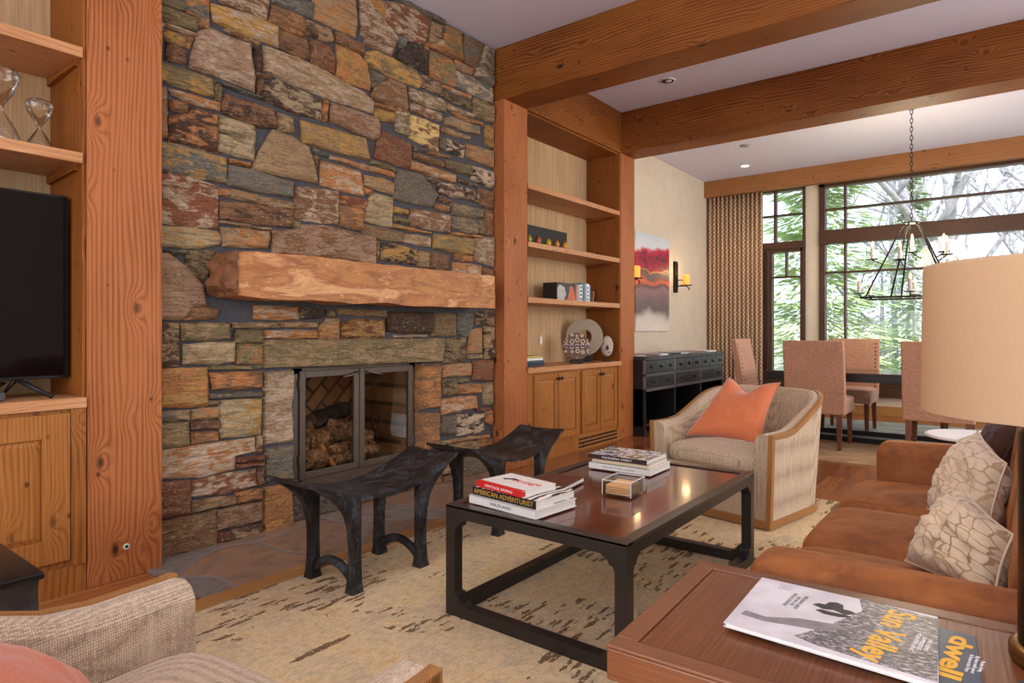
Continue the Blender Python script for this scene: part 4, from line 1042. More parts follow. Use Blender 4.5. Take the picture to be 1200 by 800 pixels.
M().lathe([(.066, ST+.024), (.066, .955), (.055, .967), (.014, .970), (.014, 1.0)], (3.327, 1.345, 0), 40).build('column', plain('lamp_column_bronze', (46, 36, 26), .3, .3, 6, .6), lp, smooth=True)
def shade_mat():
    s = NT('linen_lamp_shade'); n = s.noise(s.coord((1, 1, .2)), 260, 2); n2 = s.noise(s.coord((1, 1, 6)), 120, 2)
    c = s.mix(s.math('MULTIPLY', s.math('ADD', n, n2), .5), (186, 160, 128), (208, 184, 152))
    s.out(c, .9, n, .15, .001)
    tr = s.n('BsdfTranslucent', Color=lin((255, 224, 180))); mx = s.t.nodes.new('ShaderNodeMixShader'); mx.inputs[0].default_value = .35
    s.t.links.new(s.b.outputs[0], mx.inputs[1]); s.t.links.new(tr.outputs[0], mx.inputs[2]); s.t.links.new(mx.outputs[0], s.t.nodes['Material Output'].inputs[0]); return s.m
sm = M(); sm.lathe([(.200, .985), (.2005, .99), (.197, 1.225), (.196, 1.230), (.194, 1.230), (.1955, 1.22), (.198, .99), (.1975, .985)], (3.327, 1.345, 0), 64, cap=False)
sh = sm.build('lamp_shade', shade_mat(), lp, smooth=True)
hp = M()
for a in range(3):
    q = 2*math.pi*a/3; hp.tube([(3.327, 1.345, 1.19), (3.327+.194*math.cos(q), 1.345+.194*math.sin(q), 1.19)], .002, 6)
hp.tube([(3.327, 1.345, .99), (3.327, 1.345, 1.2)], .006, 8); hp.build('harp', m_brassd, lp)
M().lathe([(.012, 1.03), (.03, 1.06), (.032, 1.09), (.018, 1.12), (.004, 1.125)], (3.327, 1.345, 0), 16).build('bulb', emis('warm_bulb', (255, 205, 140), 3), lp, smooth=True)
light('lamp_bulb', 'POINT', (3.327, 1.345, 1.09), 1.2, (1, .74, .48), shadow_soft_size=.04)
rc = thing('remote_control', 'black remote control beside the lamp base on the side table', 'remote control', (3.292, 1.222, TT), R(-30))
M().box(-.022, .022, -.085, .012, 0, .016).build('body', plain('black_plastic', (30, 28, 30), .35), rc, local=True, bevel=.004)
for i in range(3):
    for j in range(4): M().box(-.014+i*.011, -.007+i*.011, -.060+j*.016, -.052+j*.016, .0155, .0185).build('button', m_red if (i, j) == (2, 3) else plain('grey_button', (110, 110, 112), .5), rc, local=True, bevel=.001)
# ------------------------------------------------------------------ books on the coffee table
def quadfrom(o, ang, w, d): # o = spine-left corner, w along spine, d depth
    c, s_ = math.cos(R(ang)), math.sin(R(ang)); x = (c, s_); y = (-s_, c); o = Vector(o)
    return [tuple(o), tuple(o+Vector(x)*w), tuple(o+Vector(x)*w+Vector(y)*d), tuple(o+Vector(y)*d)]
def spine_text(t, txt, q, z0, z1, mat, size, width):
    a, b2 = Vector(q[0]), Vector(q[1]); mid = (a+b2)/2; i = (b2-a).normalized(); nn = Vector((i.y, -i.x))
    text(txt, size, mat, t, frame((mid.x+nn.x*.0006, mid.y+nn.y*.0006, (z0+z1)/2), (i.x, i.y, 0), (0, 0, 1)), .0003, width=width)
z = TZ+.0005; ang = -5.5
q = quadfrom((1.568, 1.900), ang, .345, .245); k = slab('book', q, z, z+.032, 'thick white book at the bottom of the near stack on the coffee table', 'book', plain('white_cloth', (222, 218, 212), .5, .03), spine=0); spine_text(k, 'WILDLAND', q, z, z+.032, m_ink, .016, .11); z += .0325
def zebra():
    s = NT('zebra_cover'); v = s.n('TexCoord').outputs['Object']; w = s.n('TexWave', Vector=v, Scale=11., Distortion=7., Detail=1.).outputs['Fac']
    sp = s.n('SeparateXYZ', Vector=v).outputs[2]
    return s.out(s.mix(s.math('GREATER_THAN', w, .5), (30, 26, 24), (232, 226, 214)), .4)
q = quadfrom((1.575, 1.912), ang, .330, .235)
k = slab('book', q, z, z+.030, 'black book with gold spine lettering and a striped cover, second in the near stack', 'book', zebra(), spine=None)
a_, b_2 = q[0], q[1]; M().prism([q[0], q[1], tuple(Vector(q[1])+Vector((.0004, .004))), tuple(Vector(q[0])+Vector((.0004, .004)))], z, z+.030).build('spine', m_ink, k)
spine_text(k, 'AMERICAN ADVENTURIST', q, z, z+.030, plain('gold_ink', (196, 152, 64), .4), .026, .31); z += .0305
q = quadfrom((1.585, 1.925), ang-3, .255, .19)
k = slab('book', q, z, z+.022, 'white skiing book with a red spine on top of the near stack', 'book', plain('ski_cover', (226, 222, 216), .35, .04), spine=None)
M().prism([q[0], q[1], tuple(Vector(q[1])+Vector((.0004, .022))), tuple(Vector(q[0])+Vector((.0004, .022)))], z-.0003, z+.0225).build('spine', m_red, k)
spine_text(k, 'VINTAGE SKIING', q, z, z+.022, m_whi, .014, .155)
c3 = (Vector(q[0])+Vector(q[2]))/2
text('Vintage', .06, m_red, k, frame((c3.x+.04, c3.y+.015, z+.0223), (math.cos(R(ang+2)), math.sin(R(ang+2)), 0), (-math.sin(R(ang+2)), math.cos(R(ang+2)), 0)), .0003, width=.15)
sk = M().tube([(c3.x-.07, c3.y+.01, z+.0226), (c3.x-.03, c3.y+.03, z+.0226), (c3.x-.005, c3.y+.02, z+.0226)], .004, 6); sk.build('skier_picture', m_ink, k)
q = quadfrom((1.70, 2.275), -38, .13, .20)
slab('book', quadfrom((1.615, 2.19), 8, .17, .27), TZ, TZ+.020, 'dark red book lying flat just behind the near stack', 'book', plain('maroon_cover', (88, 44, 34), .45), spine=0)
# second stack
z = TZ+.0005; ang = 1.0
q = quadfrom((1.612, 2.745), ang, .325, .245); k = slab('book', q, z, z+.030, 'white book with grey lettering at the bottom of the far stack on the coffee table', 'book', plain('white_cloth2', (220, 216, 210), .5, .03), spine=0); spine_text(k, 'FROM THE LAND', q, z, z+.03, plain('grey_ink2', (140, 136, 134), .5), .013, .17); z += .0305
q = quadfrom((1.625, 2.755), ang, .30, .22); k = slab('book', q, z, z+.018, 'cream book in the middle of the far stack', 'book', plain('cream_cover', (214, 196, 160), .5, .08), spine=0); z += .0185
def cov():
    s = NT('landscape_cover'); v = s.n('TexCoord').outputs['Object']; n = s.noise(v, 16, 5, .6, .6)
    return s.out(s.ramp(n, [(.3, (40, 52, 80)), (.42, (90, 100, 120)), (.5, (216, 218, 226)), (.56, (150, 130, 60)), (.62, (60, 62, 72)), (.75, (220, 222, 230))]), .25)
q = quadfrom((1.610, 2.745), ang, .31, .24); k = slab('book', q, z, z+.022, 'book with a blue and white cover and dark spine, topmost of the far stack', 'book', cov(), spine=None)
M().prism([q[0], q[1], tuple(Vector(q[1])+Vector((0, .004))), tuple(Vector(q[0])+Vector((0, .004)))], z, z+.022).build('spine', plain('brown_spine', (56, 38, 36), .4), k)
spine_text(k, 'MODERN WEST', q, z, z+.022, m_whi, .014, .16)
# acrylic coaster box
bx = thing('coaster_box', 'clear acrylic box holding tan coasters in the middle of the coffee table', 'coaster box', (1.98, 2.41, TZ), R(4))
w, d, h = .064, .075, .062
am = M(); am.box(-w, w, -d, d, 0, .004); 
for a in ((-w, -w+.004, -d, d), (w-.004, w, -d, d), (-w, w, -d, -d+.004), (-w, w, d-.004, d)): am.box(a[0], a[1], a[2], a[3], .004, h)
am.build('acrylic_tray', glass('acrylic', (252,252,252), .05), bx, local=True)
e_ = M()
for a, b2 in ((-w, -d), (w, -d), (w, d), (-w, d)): e_.tube([(a*.985, b2*.985, .002), (a*.985, b2*.985, h)], .0018, 6)
e_.tube([(-w*.985, -d*.985, h), (w*.985, -d*.985, h), (w*.985, d*.985, h), (-w*.985, d*.985, h)], .0018, 6, closed=True)
e_.build('painted_edge_glint', plain('edge_glint_white', (226, 226, 226), .2, .02), bx, local=True)  # near-white tubes imitate the light caught along the acrylic edges
for i in range(4):
    c = thing('coaster', 'tan coaster in the clear acrylic box on the coffee table', 'coaster', (1.98, 2.41, TZ+.004+i*.0095), R(4+rnd.uniform(-3, 3)), 'coasters in the acrylic box')
    M().box(-w+.010, w-.010, -d+.012, d-.012, .0005, .008).build('cork_slab', plain('tan_coaster', (206+i*6, 160+i*4, 116), .7, .15), c, local=True, bevel=.002)
# ------------------------------------------------------------------ fireplace insert
fi = thing('fireplace_screen', 'dark bronze fireplace surround with two glazed doors set in the stone opening', 'fireplace doors', (-.08, 2.7, .155))
fx0, fx1 = -.105, -.075
fm = M().box(fx0, fx1, 2.172, 2.262, .158, .900).box(fx0, fx1, 3.125, 3.186, .158, .900).box(fx0, fx1, 2.172, 3.186, .862, .902).box(fx0, fx1, 2.172, 3.186, .158, .232).box(fx0+.01, fx1+.012, 2.2, 3.17, .150, .166)
fm.build('frame', m_bronze, fi, bevel=.003)
for i, (a, b2) in enumerate(((2.235, 2.676), (2.682, 3.150))):
    z0, z1 = .236, .880; s = .040; x0, x1 = -.085, -.062
    dm = M().box(x0, x1, a, a+s, z0, z1).box(x0, x1, b2-s, b2, z0, z1).box(x0, x1, a+s, b2-s, z1-s, z1).box(x0, x1, a+s, b2-s, z0, z0+s)
    d = dm.build('door', m_bronze, fi, bevel=.003)
    M().box(x0+.008, x0+.012, a+s-.004, b2-s+.004, z0+s-.004, z1-s+.004).build('glass_pane', m_fireglass, d)
    sg = -1 if i == 0 else 1; yk = b2-.02 if i == 0 else a+.05
    h = M().tube([(x1+.0, yk, .855), (x1+.022, yk, .858), (x1+.030, yk+sg*.03, .850), (x1+.028, yk+sg*.06, .842), (x1+.032, yk+sg*.09, .838), (x1+.028, yk+sg*.12, .832)], [.007, .007, .006, .006, .005, .004], 8)
    h.build('handle', plain('polished_iron', (120, 112, 104), .3, .1, 20, .8), d, smooth=True)
    for zz in (.33, .78):
        M().lathe([(.006, zz), (.006, zz+.05)], (x1-.002, a-.002 if i == 0 else b2+.002, 0), 8).build('hinge', m_bronze, d)
# logs and andirons
def bark():
    s = NT('split_firewood_bark'); n = s.noise(s.coord((.25, 1, 1)), 40, 5, .7); m = s.noise(s.coord(), 12, 4)
    c = s.ramp(s.math('ADD', s.math('MULTIPLY', n, .6), s.math('MULTIPLY', m, .4)), [(.35, (40, 30, 24)), (.48, (120, 92, 70)), (.60, (190, 158, 128)), (.75, (226, 204, 178))])
    return s.out(c, .9, n, .9, .01)
m_bark = bark(); m_split = plain('split_wood_face', (196, 140, 82), .8, .2, 20); m_char = plain('charred_wood', (40, 33, 29), 1., .4, 20, 0, .9, Specular_IOR_Level=.05)
gr = thing('log_grate', 'black iron log grate on the firebox floor', 'grate', (-.33, 2.6, .2))
g = M()
for k in range(7): g.tube([(-.48, 2.36+k*.08, .26), (-.3, 2.36+k*.08, .245), (-.18, 2.36+k*.08, .25), (-.16, 2.36+k*.08, .30)], .009, 6)
for x in (-.44, -.22): g.tube([(x, 2.33, .243), (x, 2.87, .243)], .009, 6)
for x in (-.44, -.22):
    for y in (2.36, 2.84): g.tube([(x, y, .2), (x, y, .243)], .009, 6)
g.build('bars', m_iron, gr)
def log(p, q, r, mat, label, seed=0, split=False):
    p, q = Vector(p), Vector(q); t = thing('log', label, 'firewood log', tuple(p), 0, 'logs in the firebox'); m = M(); n = 10
    pts = [p.lerp(q, k/n)+Vector((noise.noise(Vector((k*.5, seed, 1))), 0, noise.noise(Vector((k*.5, seed, 5)))))*.014 for k in range(n+1)]
    m.tube(pts, [r*(1+.25*noise.noise(Vector((k*.7, seed, 9)))) for k in range(n+1)], 14)
    for i, v in enumerate(m.v):
        V = Vector(v); m.v[i] = tuple(V+Vector((noise.noise(V*22+Vector((seed, 0, 0))), noise.noise(V*25), noise.noise(V*22+Vector((0, seed, 4)))))*.010)
    m.build('bark', mat, t, smooth=False); 
    e = M(); d = (q-p).normalized(); mt = d.to_track_quat('Z', 'Y').to_matrix()
    e.lathe([(r*.84, 0), (r*.82, .006), (r*.3, .008)], tuple(q-d*.004), 12, mt); e.lathe([(r*.3, -.008), (r*.82, -.006), (r*.84, 0)], tuple(p+d*.004), 12, mt)
    e.build('cut_end', m_split if split else plain('weathered_cut_end', (120, 94, 70), .9, .3, 30), t)
logs = [((-.19, 2.32, .315), (-.22, 2.92, .32), .064, m_bark, 'pale barked log lying lowest at the front of the pile in the firebox'),
        ((-.36, 2.34, .32), (-.38, 2.92, .31), .066, m_bark, 'barked log lying at the back of the pile, on the grate'),
        ((-.20, 2.36, .430), (-.28, 2.82, .455), .060, m_bark, 'knobbly log resting across the middle of the firebox pile'),
        ((-.37, 2.40, .45), (-.36, 2.80, .45), .056, m_bark, 'log half hidden behind the middle of the firebox pile'),
        ((-.22, 2.42, .555), (-.30, 2.74, .590), .050, m_char, 'charred dark log on the very top of the firebox pile'),
        ((-.15, 2.31, .36), (-.24, 2.42, .56), .034, m_bark, 'short stick standing at the left end of the firebox pile'),
        ((-.27, 2.58, .53), (-.17, 2.86, .40), .044, m_bark, 'bent barked log sloping down the right side of the firebox pile'),
        ((-.15, 2.50, .36), (-.17, 2.80, .385), .034, m_bark, 'thin pale log across the front of the firebox pile')]
for i, a in enumerate(logs): log(*a, seed=i*3.1)
log((-.135, 2.55, .235), (-.19, 2.44, .44), .016, m_split, 'orange split kindling stick leaning on the front of the firebox pile', 40, True)
for i, (y, lab) in enumerate(((2.91, 'twisted iron andiron with a ring top at the right of the logs'), )):
    an = thing('andiron', lab, 'andiron', (-.17, y, .2))
    M().tube([(-.17, y, .30), (-.17, y, .44)], .010, 10).build('shaft', m_iron, an)
    tw = M()
    pts = [(-.17+.014*math.cos(k*.8), y+.014*math.sin(k*.8), .33+k*.0028) for k in range(40)]; tw.tube(pts, .007, 6); tw.build('twist', m_iron, an, smooth=True)
    rg_ = [(-.17, y+.036*math.sin(k/20*2*math.pi), .505-.055*math.cos(k/20*2*math.pi)) for k in range(20)]
    M().tube(rg_, .009, 8, closed=True).build('ring', m_iron, an, smooth=True)
    ft = M().tube([(-.11, y-.09, .205), (-.13, y-.06, .25), (-.17, y, .30), (-.13, y+.06, .25), (-.11, y+.09, .205)], .011, 8).tube([(-.17, y, .30), (-.50, y, .29), (-.52, y, .205)], .010, 8)
    ft.build('foot', m_iron, an, smooth=True)
# ------------------------------------------------------------------ left bookcase contents
def tvscreen():
    s = NT('tv_screen_off'); return s.out((6, 6, 10), .06, None, Specular_IOR_Level=.35)
tv = thing('television', 'flat black television, switched off, standing on the left media cabinet', 'television', (-.03, .35, .834))
M().box(-.075, -.03, -.36, 1.043, .915, 1.712).build('housing', plain('black_gloss_plastic', (18, 18, 20), .25), tv, bevel=.003)
M().box(-.0305, -.0285, -.352, 1.035, .927, 1.704).build('screen', tvscreen(), tv)
for y in (.86, -.18):
    f = M()
    for dx, dy in ((.10, .10), (-.09, -.03)): f.tube([(-.05, y, .918), (-.05+dx, y+dy, .840)], [(.012, .010), (.008, .006)], 8)
    f.build('foot', m_black, tv, smooth=True)
cb = thing('cable_box', 'small grey set-top box under the television', 'set-top box', (-.03, .66, .834))
M().box(-.12, .045, .48, .80, .838, .872).build('case', plain('dark_grey_case', (66, 66, 70), .4), cb, bevel=.003)
M().box(.044, .047, .50, .55, .848, .862).build('display', m_whi, cb)
cl = M().tube([(.0-.10, .78, .86), (-.12, .84, .90), (-.06, .78, .905), (-.04, .66, .89), (-.10, .60, .862)], .005, 6)
tag(cl.build('cable', m_black, smooth=True), 'black cable looped over the set-top box', 'cable')
def hourglass(y, x, h, r, label):
    t = thing('hourglass', label, 'hourglass', (x, y, 1.8885), 0, 'glass hourglasses on the lower left shelf'); z = 1.8885
    pr_ = []
    for k in range(25):
        a = k/24; zz = a*h; d = abs(a-.5)*2
        rr = .006 + (r-.006)*math.sin(min(1, d*1.25)*math.pi/2)**1.2 * (1 if d < .8 else math.sqrt(max(0.02, 1-((d-.8)/.2)**2)))
        pr_.append((max(.004, rr), z+zz))
    M().lathe(pr_, (x, y, 0), 28).build('glass_bulbs', glass('hourglass_glass', (252, 252, 250), .08), t, smooth=True)
    M().lathe([(r*.5, z+.004), (r*.86, z+.02), (r*.80, z+h*.10), (.004, z+h*.17)], (x, y, 0), 20).build('sand', plain('white_sand', (240, 234, 226), .9, .03), t, smooth=True)
hourglass(.965, -.13, .255, .052, 'smaller clear glass hourglass with white sand, nearest the post')
hourglass(.83, -.14, .36, .068, 'taller clear glass hourglass with white sand, at the left picture edge')
bt = thing('block_table', 'black rough-hewn block side table behind the near armchair', 'side table', (1.06, .3, 0))
bm2 = M(); bm2.grid(40, 16, lambda u, v: (1.06+(.26+.012*noise.noise(Vector((u*40, v*5, 0))))*max(-1, min(1, 1.42*math.cos(2*math.pi*u+.785))), .29+(.26+.012*noise.noise(Vector((u*40, v*5, 3))))*max(-1, min(1, 1.42*math.sin(2*math.pi*u+.785))), .0125+.4875*v), closeu=True)
bm2.build('chiseled_side', plain('burnt_black_wood', (40, 36, 34), .45, .6, 26, 0, 1.0), bt)
M().box(.79, 1.33, .02, .56, .495, .515).build('top', plain('polished_black_top', (24, 22, 22), .2, .2), bt, bevel=.006)
gk = thing('wall_valve', 'small round white-ringed valve set in the left timber post near the floor', 'valve', (PX, 1.229, .146))
mt = Matrix.Rotation(R(90), 3, 'Y')
M().lathe([(.014, 0), (.014, .003), (.008, .004)], (PX, 1.229, .146), 20, mt).build('ring', plain('pale_green_ring', (206, 214, 190), .4), gk)
M().lathe([(.007, .003), (.007, .006), (.003, .006)], (PX, 1.229, .146), 14, mt).build('socket', m_black, gk)
# ------------------------------------------------------------------ right bookcase contents
pb = thing('ornament_board', 'long black board with five small golden leaf ornaments on the third shelf', 'ornament', (-.25, 4.95, 1.87))
M().box(-.262, -.246, 4.42, 5.443, 1.871, 2.106).build('board', plain('black_board', (32, 30, 30), .6), pb, bevel=.002)
for i, (y, c) in enumerate(((4.55, (120, 110, 50)), (4.78, (150, 140, 50)), (4.93, (176, 96, 60)), (5.10, (206, 160, 30)), (5.245, (180, 120, 60)), (5.385, (200, 130, 40)))):
    o = M(); o.lathe([(.002, -.05), (.02, -.04), (.030, -.008), (.024, .02), (.008, .038), (.002, .04)], (-.240, y, 1.975), 12)
    o.build('gold_leaf', plain('ornament_gold', c, .4, .3, 40, .3), pb, smooth=True)
z = 1.4035; y = 4.955
specs = [(.33, .17, (40, 38, 40), 'large dark picture book standing at the left of the row on the second shelf'), (.035, .175, (176, 84, 40), 'orange-spined book in the row on the second shelf'),
         (.03, .165, (188, 186, 196), 'pale lilac book in the row on the second shelf'), (.05, .17, (232, 230, 226), 'white book with black squares in the row on the second shelf'),
         (.045, .19, (40, 130, 150), 'teal book in the row on the second shelf'), (.022, .185, (60, 80, 100), 'thin slate blue book in the row on the second shelf'), (.05, .185, (226, 230, 232), 'tall white book with blue marks in the row on the second shelf'),
         (.03, .18, (214, 220, 226), 'thin pale book in the row on the second shelf'), (.04, .18, (104, 120, 140), 'grey-blue book in the row on the second shelf'), (.025, .12, (140, 88, 58), 'small brown book at the right end of the row on the second shelf')]
for i, (w_b, h_b, c, lab) in enumerate(specs):
    t = thing('book', lab, 'book', (-.1, y+w_b/2, z), 0, 'books standing on the second shelf'); xf = -.045 - .012*(i % 3)
    M().box(xf-.15, xf-.003, y+.004, y+w_b-.004, z+.004, z+h_b-.004).build('pages', m_page, t)
    cm = plain('book_cover_%d' % i, c, .45, .08); M().box(xf-.155, xf, y, y+.003, z, z+h_b).box(xf-.155, xf, y+w_b-.003, y+w_b, z, z+h_b).box(xf-.003, xf, y, y+w_b, z, z+h_b).build('cover', cm, t, bevel=.001)
    if i == 0:
        M().prism([(y+.01, z+.008), (y+.12, z+.008), (y+.16, z+.06), (y+.13, z+.13), (y+.05, z+.15), (y+.01, z+.12)], xf, xf+.001, 'x').build('picture', plain('grey_photo', (150, 146, 140), .4, .5, 40), t)
        M().prism([(y+.17, z+.006), (y+.32, z+.006), (y+.31, z+.09), (y+.27, z+.145), (y+.22, z+.14), (y+.21, z+.08)], xf, xf+.0012, 'x').build('picture', plain('rust_photo', (188, 92, 46), .4, .2), t)
    elif i in (3, 6):
        for k in range(4): M().box(xf, xf+.001, y+w_b*.25, y+w_b*.75, z+.02+k*.038, z+.042+k*.038).build('spine_mark', m_ink if i == 3 else plain('blue_mark', (60, 120, 150), .4), t)
    y += w_b+.003
FZ = R(-52)
sc_ = thing('stone_ring_sculpture', 'carved pale stone ring sculpture with a round hole, standing on the cabinet top', 'sculpture', (-.12, 5.567, .8095), FZ)
rm_ = M()
def ring(u, v):
    a = 2*math.pi*u; k = v*4; i = int(k) % 4; tt = k-int(k); ri, ro = .074, .187
    if abs(((a-math.pi/2+math.pi) % (2*math.pi))-math.pi) < .16: ro = .168
    P_ = [(ri, -.03), (ro, -.03), (ro, .03), (ri, .03), (ri, -.03)]; r = P_[i][0]+(P_[i+1][0]-P_[i][0])*tt; x = P_[i][1]+(P_[i+1][1]-P_[i][1])*tt
    return (x, r*math.cos(a), .250+r*math.sin(a))
rm_.grid(72, 9, ring, closeu=True)
rm_.build('ring', plain('granite_grey', (150, 136, 116), .8, .3, 90, 0, .6), sc_, local=True)
M().box(-.04, .04, -.08, .08, .0, .070).build('foot', m_black, sc_, local=True, bevel=.003)
dk = thing('patterned_disc', 'round brown disc ornament with a pattern of pale crescents, leaning before the stone ring', 'ornament', (.0, 5.225, .8095), FZ)
def discmat():
    s = NT('crescent_pattern'); v = s.coord(rnd=False); d = s.vor(v, 19, rnd=.3); k = s.math('MULTIPLY', s.math('GREATER_THAN', d, .24), s.math('LESS_THAN', d, .44))
    c = s.mix(k, (112, 84, 72), (200, 180, 156)); n = s.noise(v, 60, 3)
    return s.out(s.mix(s.math('MULTIPLY', n, .4), c, (80, 60, 52)), .8)
M().lathe([(.128, -.025), (.133, -.01), (.128, .012), (.02, .016)], (0, 0, .165), 40, Matrix.Rotation(R(80), 3, 'Y')).build('disc', discmat(), dk, local=True, bevel=.002)
M().box(.012, .0205, -.118, .118, .160, .171).build('blue_band', plain('indigo_band', (56, 52, 96), .6), dk, local=True)
M().box(-.05, .03, -.06, .06, 0, .036).build('foot', m_black, dk, local=True, bevel=.003)
mk = thing('carved_mask', 'small pale oval carved face with red spots, right of the stone ring', 'mask', (.025, 5.77, .8095), FZ)
mm_ = M()
def mask(u, v):
    a = 2*math.pi*u; r = v; yv = .064*r*math.cos(a); zv = .105*r*math.sin(a)
    return (.04*math.sqrt(max(0, 1-r*r)), yv, .155+zv)
mm_.grid(32, 10, mask, closeu=True); mm_.build('face', plain('pale_mask', (176, 162, 148), .8, .15, 50), mk, local=True, smooth=True, solid=.008)
for dy, dz in ((-.028, .03), (.028, .03), (.02, -.06), (-.058, .01), (.058, .01)):
    M().lathe([(.011, 0), (.010, .006), (.002, .008)], (.030 if abs(dy) < .05 else .010, dy, .155+dz), 12, Matrix.Rotation(R(90), 3, 'Y')).build('red_spot', plain('red_spot_paint', (150, 60, 54), .7), mk, local=True)
M().prism([(-.008, .165), (.008, .165), (.015, .125), (.0, .115), (-.015, .125)], .036, .054, 'x').build('nose', m_ink, mk, local=True, bevel=.002)
M().tube([(-.01, 0, .006), (-.005, 0, .10)], .006, 8).box(-.04, .03, -.04, .04, 0, .009).build('stand', m_black, mk, local=True)
order = 0
z = .8095
order = [((38, 44, 60), .028, 'dark navy book at the bottom of the small pile on the right cabinet top'), ((60, 78, 92), .022, 'slate book second in the small pile on the right cabinet top'), ((224, 224, 218), .026, 'white book third up in the small pile on the right cabinet top'), ((206, 176, 84), .016, 'yellow book on top of the small pile on the right cabinet top')]
for i, (c, h_b, lab) in enumerate(order):
    slab('book', [(-.17, 4.36), (.0, 4.36), (.0, 4.69-.012*i), (-.17, 4.69-.012*i)], z, z+h_b, lab, 'book', plain('pile_cover_%d' % i, c, .45), 'books piled on the right cabinet', spine=1); z += h_b+.0005
# ------------------------------------------------------------------ dining side: wall picture, sconces, black chest
def artmat():
    s = NT('landscape_painting'); v = s.coord(rnd=False); n = s.noise(s.coord((1, 1, 1.6), rnd=False), 2.2, 3, .45, .2); z_ = s.n('SeparateXYZ', Vector=v).outputs[2]
    q = s.math('ADD', s.math('MULTIPLY', z_, .8), s.math('MULTIPLY', s.math('SUBTRACT', n, .5), .24)); q = s.math('SUBTRACT', q, s.math('MULTIPLY', s.n('SeparateXYZ', Vector=v).outputs[1], s.math('MULTIPLY', s.math('GREATER_THAN', q, .6), .07)))
    c = s.ramp(q, [(0, (226, 214, 200)), (.14, (210, 198, 190)), (.22, (110, 96, 96)), (.42, (150, 118, 116)), (.46, (96, 80, 84)), (.5, (226, 110, 70)), (.54, (120, 90, 86)), (.585, (104, 86, 84)), (.60, (240, 160, 70)), (.615, (176, 30, 60)), (.78, (150, 24, 56)), (.85, (196, 50, 70)), (.88, (214, 220, 224)), (1, (196, 206, 212))])
    k = s.noise(s.coord((1, .5, 2), rnd=False), 11, 4, .6)
    c = s.mix(s.math('MULTIPLY', s.rng(k, .52, .6), s.math('MULTIPLY', s.math('GREATER_THAN', q, .62), s.math('LESS_THAN', q, .84))), c, (74, 50, 66))
    return s.out(c, .5)
pc = thing('wall_picture', 'unframed canvas painting of crimson hills over a lake, hung on the dining wall', 'painting', (-.36, 7.7, 1.116))
M().box(-.379, -.345, 7.16, 8.149, 1.116, 2.35).build('canvas', artmat(), pc, bevel=.002)
m_candle = emis('glowing_amber_candle', (255, 146, 44), 1.1, (240, 160, 80))
def sconce(y, label):
    t = thing('wall_sconce', label, 'wall sconce', (-.38, y, 1.64), 0, 'candle sconces on the dining wall')
    M().box(-.379, -.345, y-.045, y+.045, 1.65, 2.08).box(-.345, -.335, y-.03, y+.03, 1.68, 2.05).build('back_plate', m_iron, t, bevel=.003)
    cx = -.21; 
    M().tube([(-.34, y, 1.82), (-.27, y, 1.82), (cx, y, 1.745)], .006, 6).tube([(-.34, y, 1.74), (cx, y, 1.735), (cx+.05, y, 1.70), (cx+.03, y, 1.675)], .007, 6).build('arm', m_iron, t, smooth=True)
    M().lathe([(.005, 1.735), (.08, 1.742), (.082, 1.75), (.005, 1.75)], (cx, y, 0), 24).build('pan', m_iron, t)
    M().lathe([(.045, 1.75), (.046, 1.755), (.046, 1.885), (.040, 1.888), (.02, 1.875)], (cx, y, 0), 24).build('candle', m_candle, t, smooth=True)
    light('sconce_glow', 'POINT', (cx, y, 1.93), 2.2, (1, .66, .34), shadow_soft_size=.05)
sconce(8.40, 'iron wall sconce with a glowing amber candle, right of the painting')
sconce(6.90, 'iron wall sconce with a glowing amber candle, half hidden at the timber post')
ch = thing('apothecary_chest', 'black lacquered console chest with two rows of small drawers against the dining wall', 'chest', (-.08, 7.4, 0))
m_lac = plain('worn_black_lacquer', (38, 38, 41), .25, .7, 14, 0, .3); m_lacd = plain('dark_lacquer', (20, 19, 20), .35, .3)
CX0, CX1, CY0, CY1, CZ = -.335, .23, 6.215, 8.60, .845
bays = [CY0, CY0+.795, CY0+1.59, CY1]
M().box(CX0, CX1+.006, CY0, CY1, CZ-.04, CZ).build('top', m_lac, ch, bevel=.003)
fr = M().box(CX0, CX1-.02, CY0+.01, CY1-.01, .50, CZ-.04).box(CX0, CX0+.02, CY0+.01, CY1-.01, .05, .5).box(CX0, CX1-.01, CY0+.01, CY1-.01, .10, .13)
for k, y in enumerate(bays): 
    a = min(max(y-.02, CY0), CY1-.04); fr.box(CX0, CX1, a, a+.04, 0, .5)
    if k in (0, 3): fr.box(CX0, CX1-.02, a, a+.03, .1, CZ-.04)
fr.build('carcass', m_lacd, ch, bevel=.002)
rl = M().box(CX1-.02, CX1, CY0, CY1, .47, .505).box(CX1-.02, CX1, CY0, CY1, .635, .66)
for y in bays: a = min(max(y-.02, CY0), CY1-.04); rl.box(CX1-.02, CX1, a, a+.04, .5, CZ-.04)
rl.build('rails', plain('worn_rail_edges', (84, 80, 80), .35, .5, 30, .2), ch, bevel=.002)
for bi in range(3):
    y0_, y1_ = bays[bi]+.022, bays[bi+1]-.022
    for nrow, z0_, z1_ in ((3, .665, .80), (2, .51, .63)):
        w_d = (y1_-y0_)/nrow
        for k in range(nrow):
            a, b3 = y0_+k*w_d+.006, y0_+(k+1)*w_d-.006
            d = M().box(CX1-.03, CX1+.004, a, b3, z0_, z1_).build('drawer', m_lac, ch, bevel=.004)
            M().lathe([(.022, 0), (.018, .006), (.008, .010), (.011, .022), (.003, .026)], (CX1+.004, (a+b3)/2, (z0_+z1_)/2), 12, mt).build('knob', m_iron, d, smooth=True)
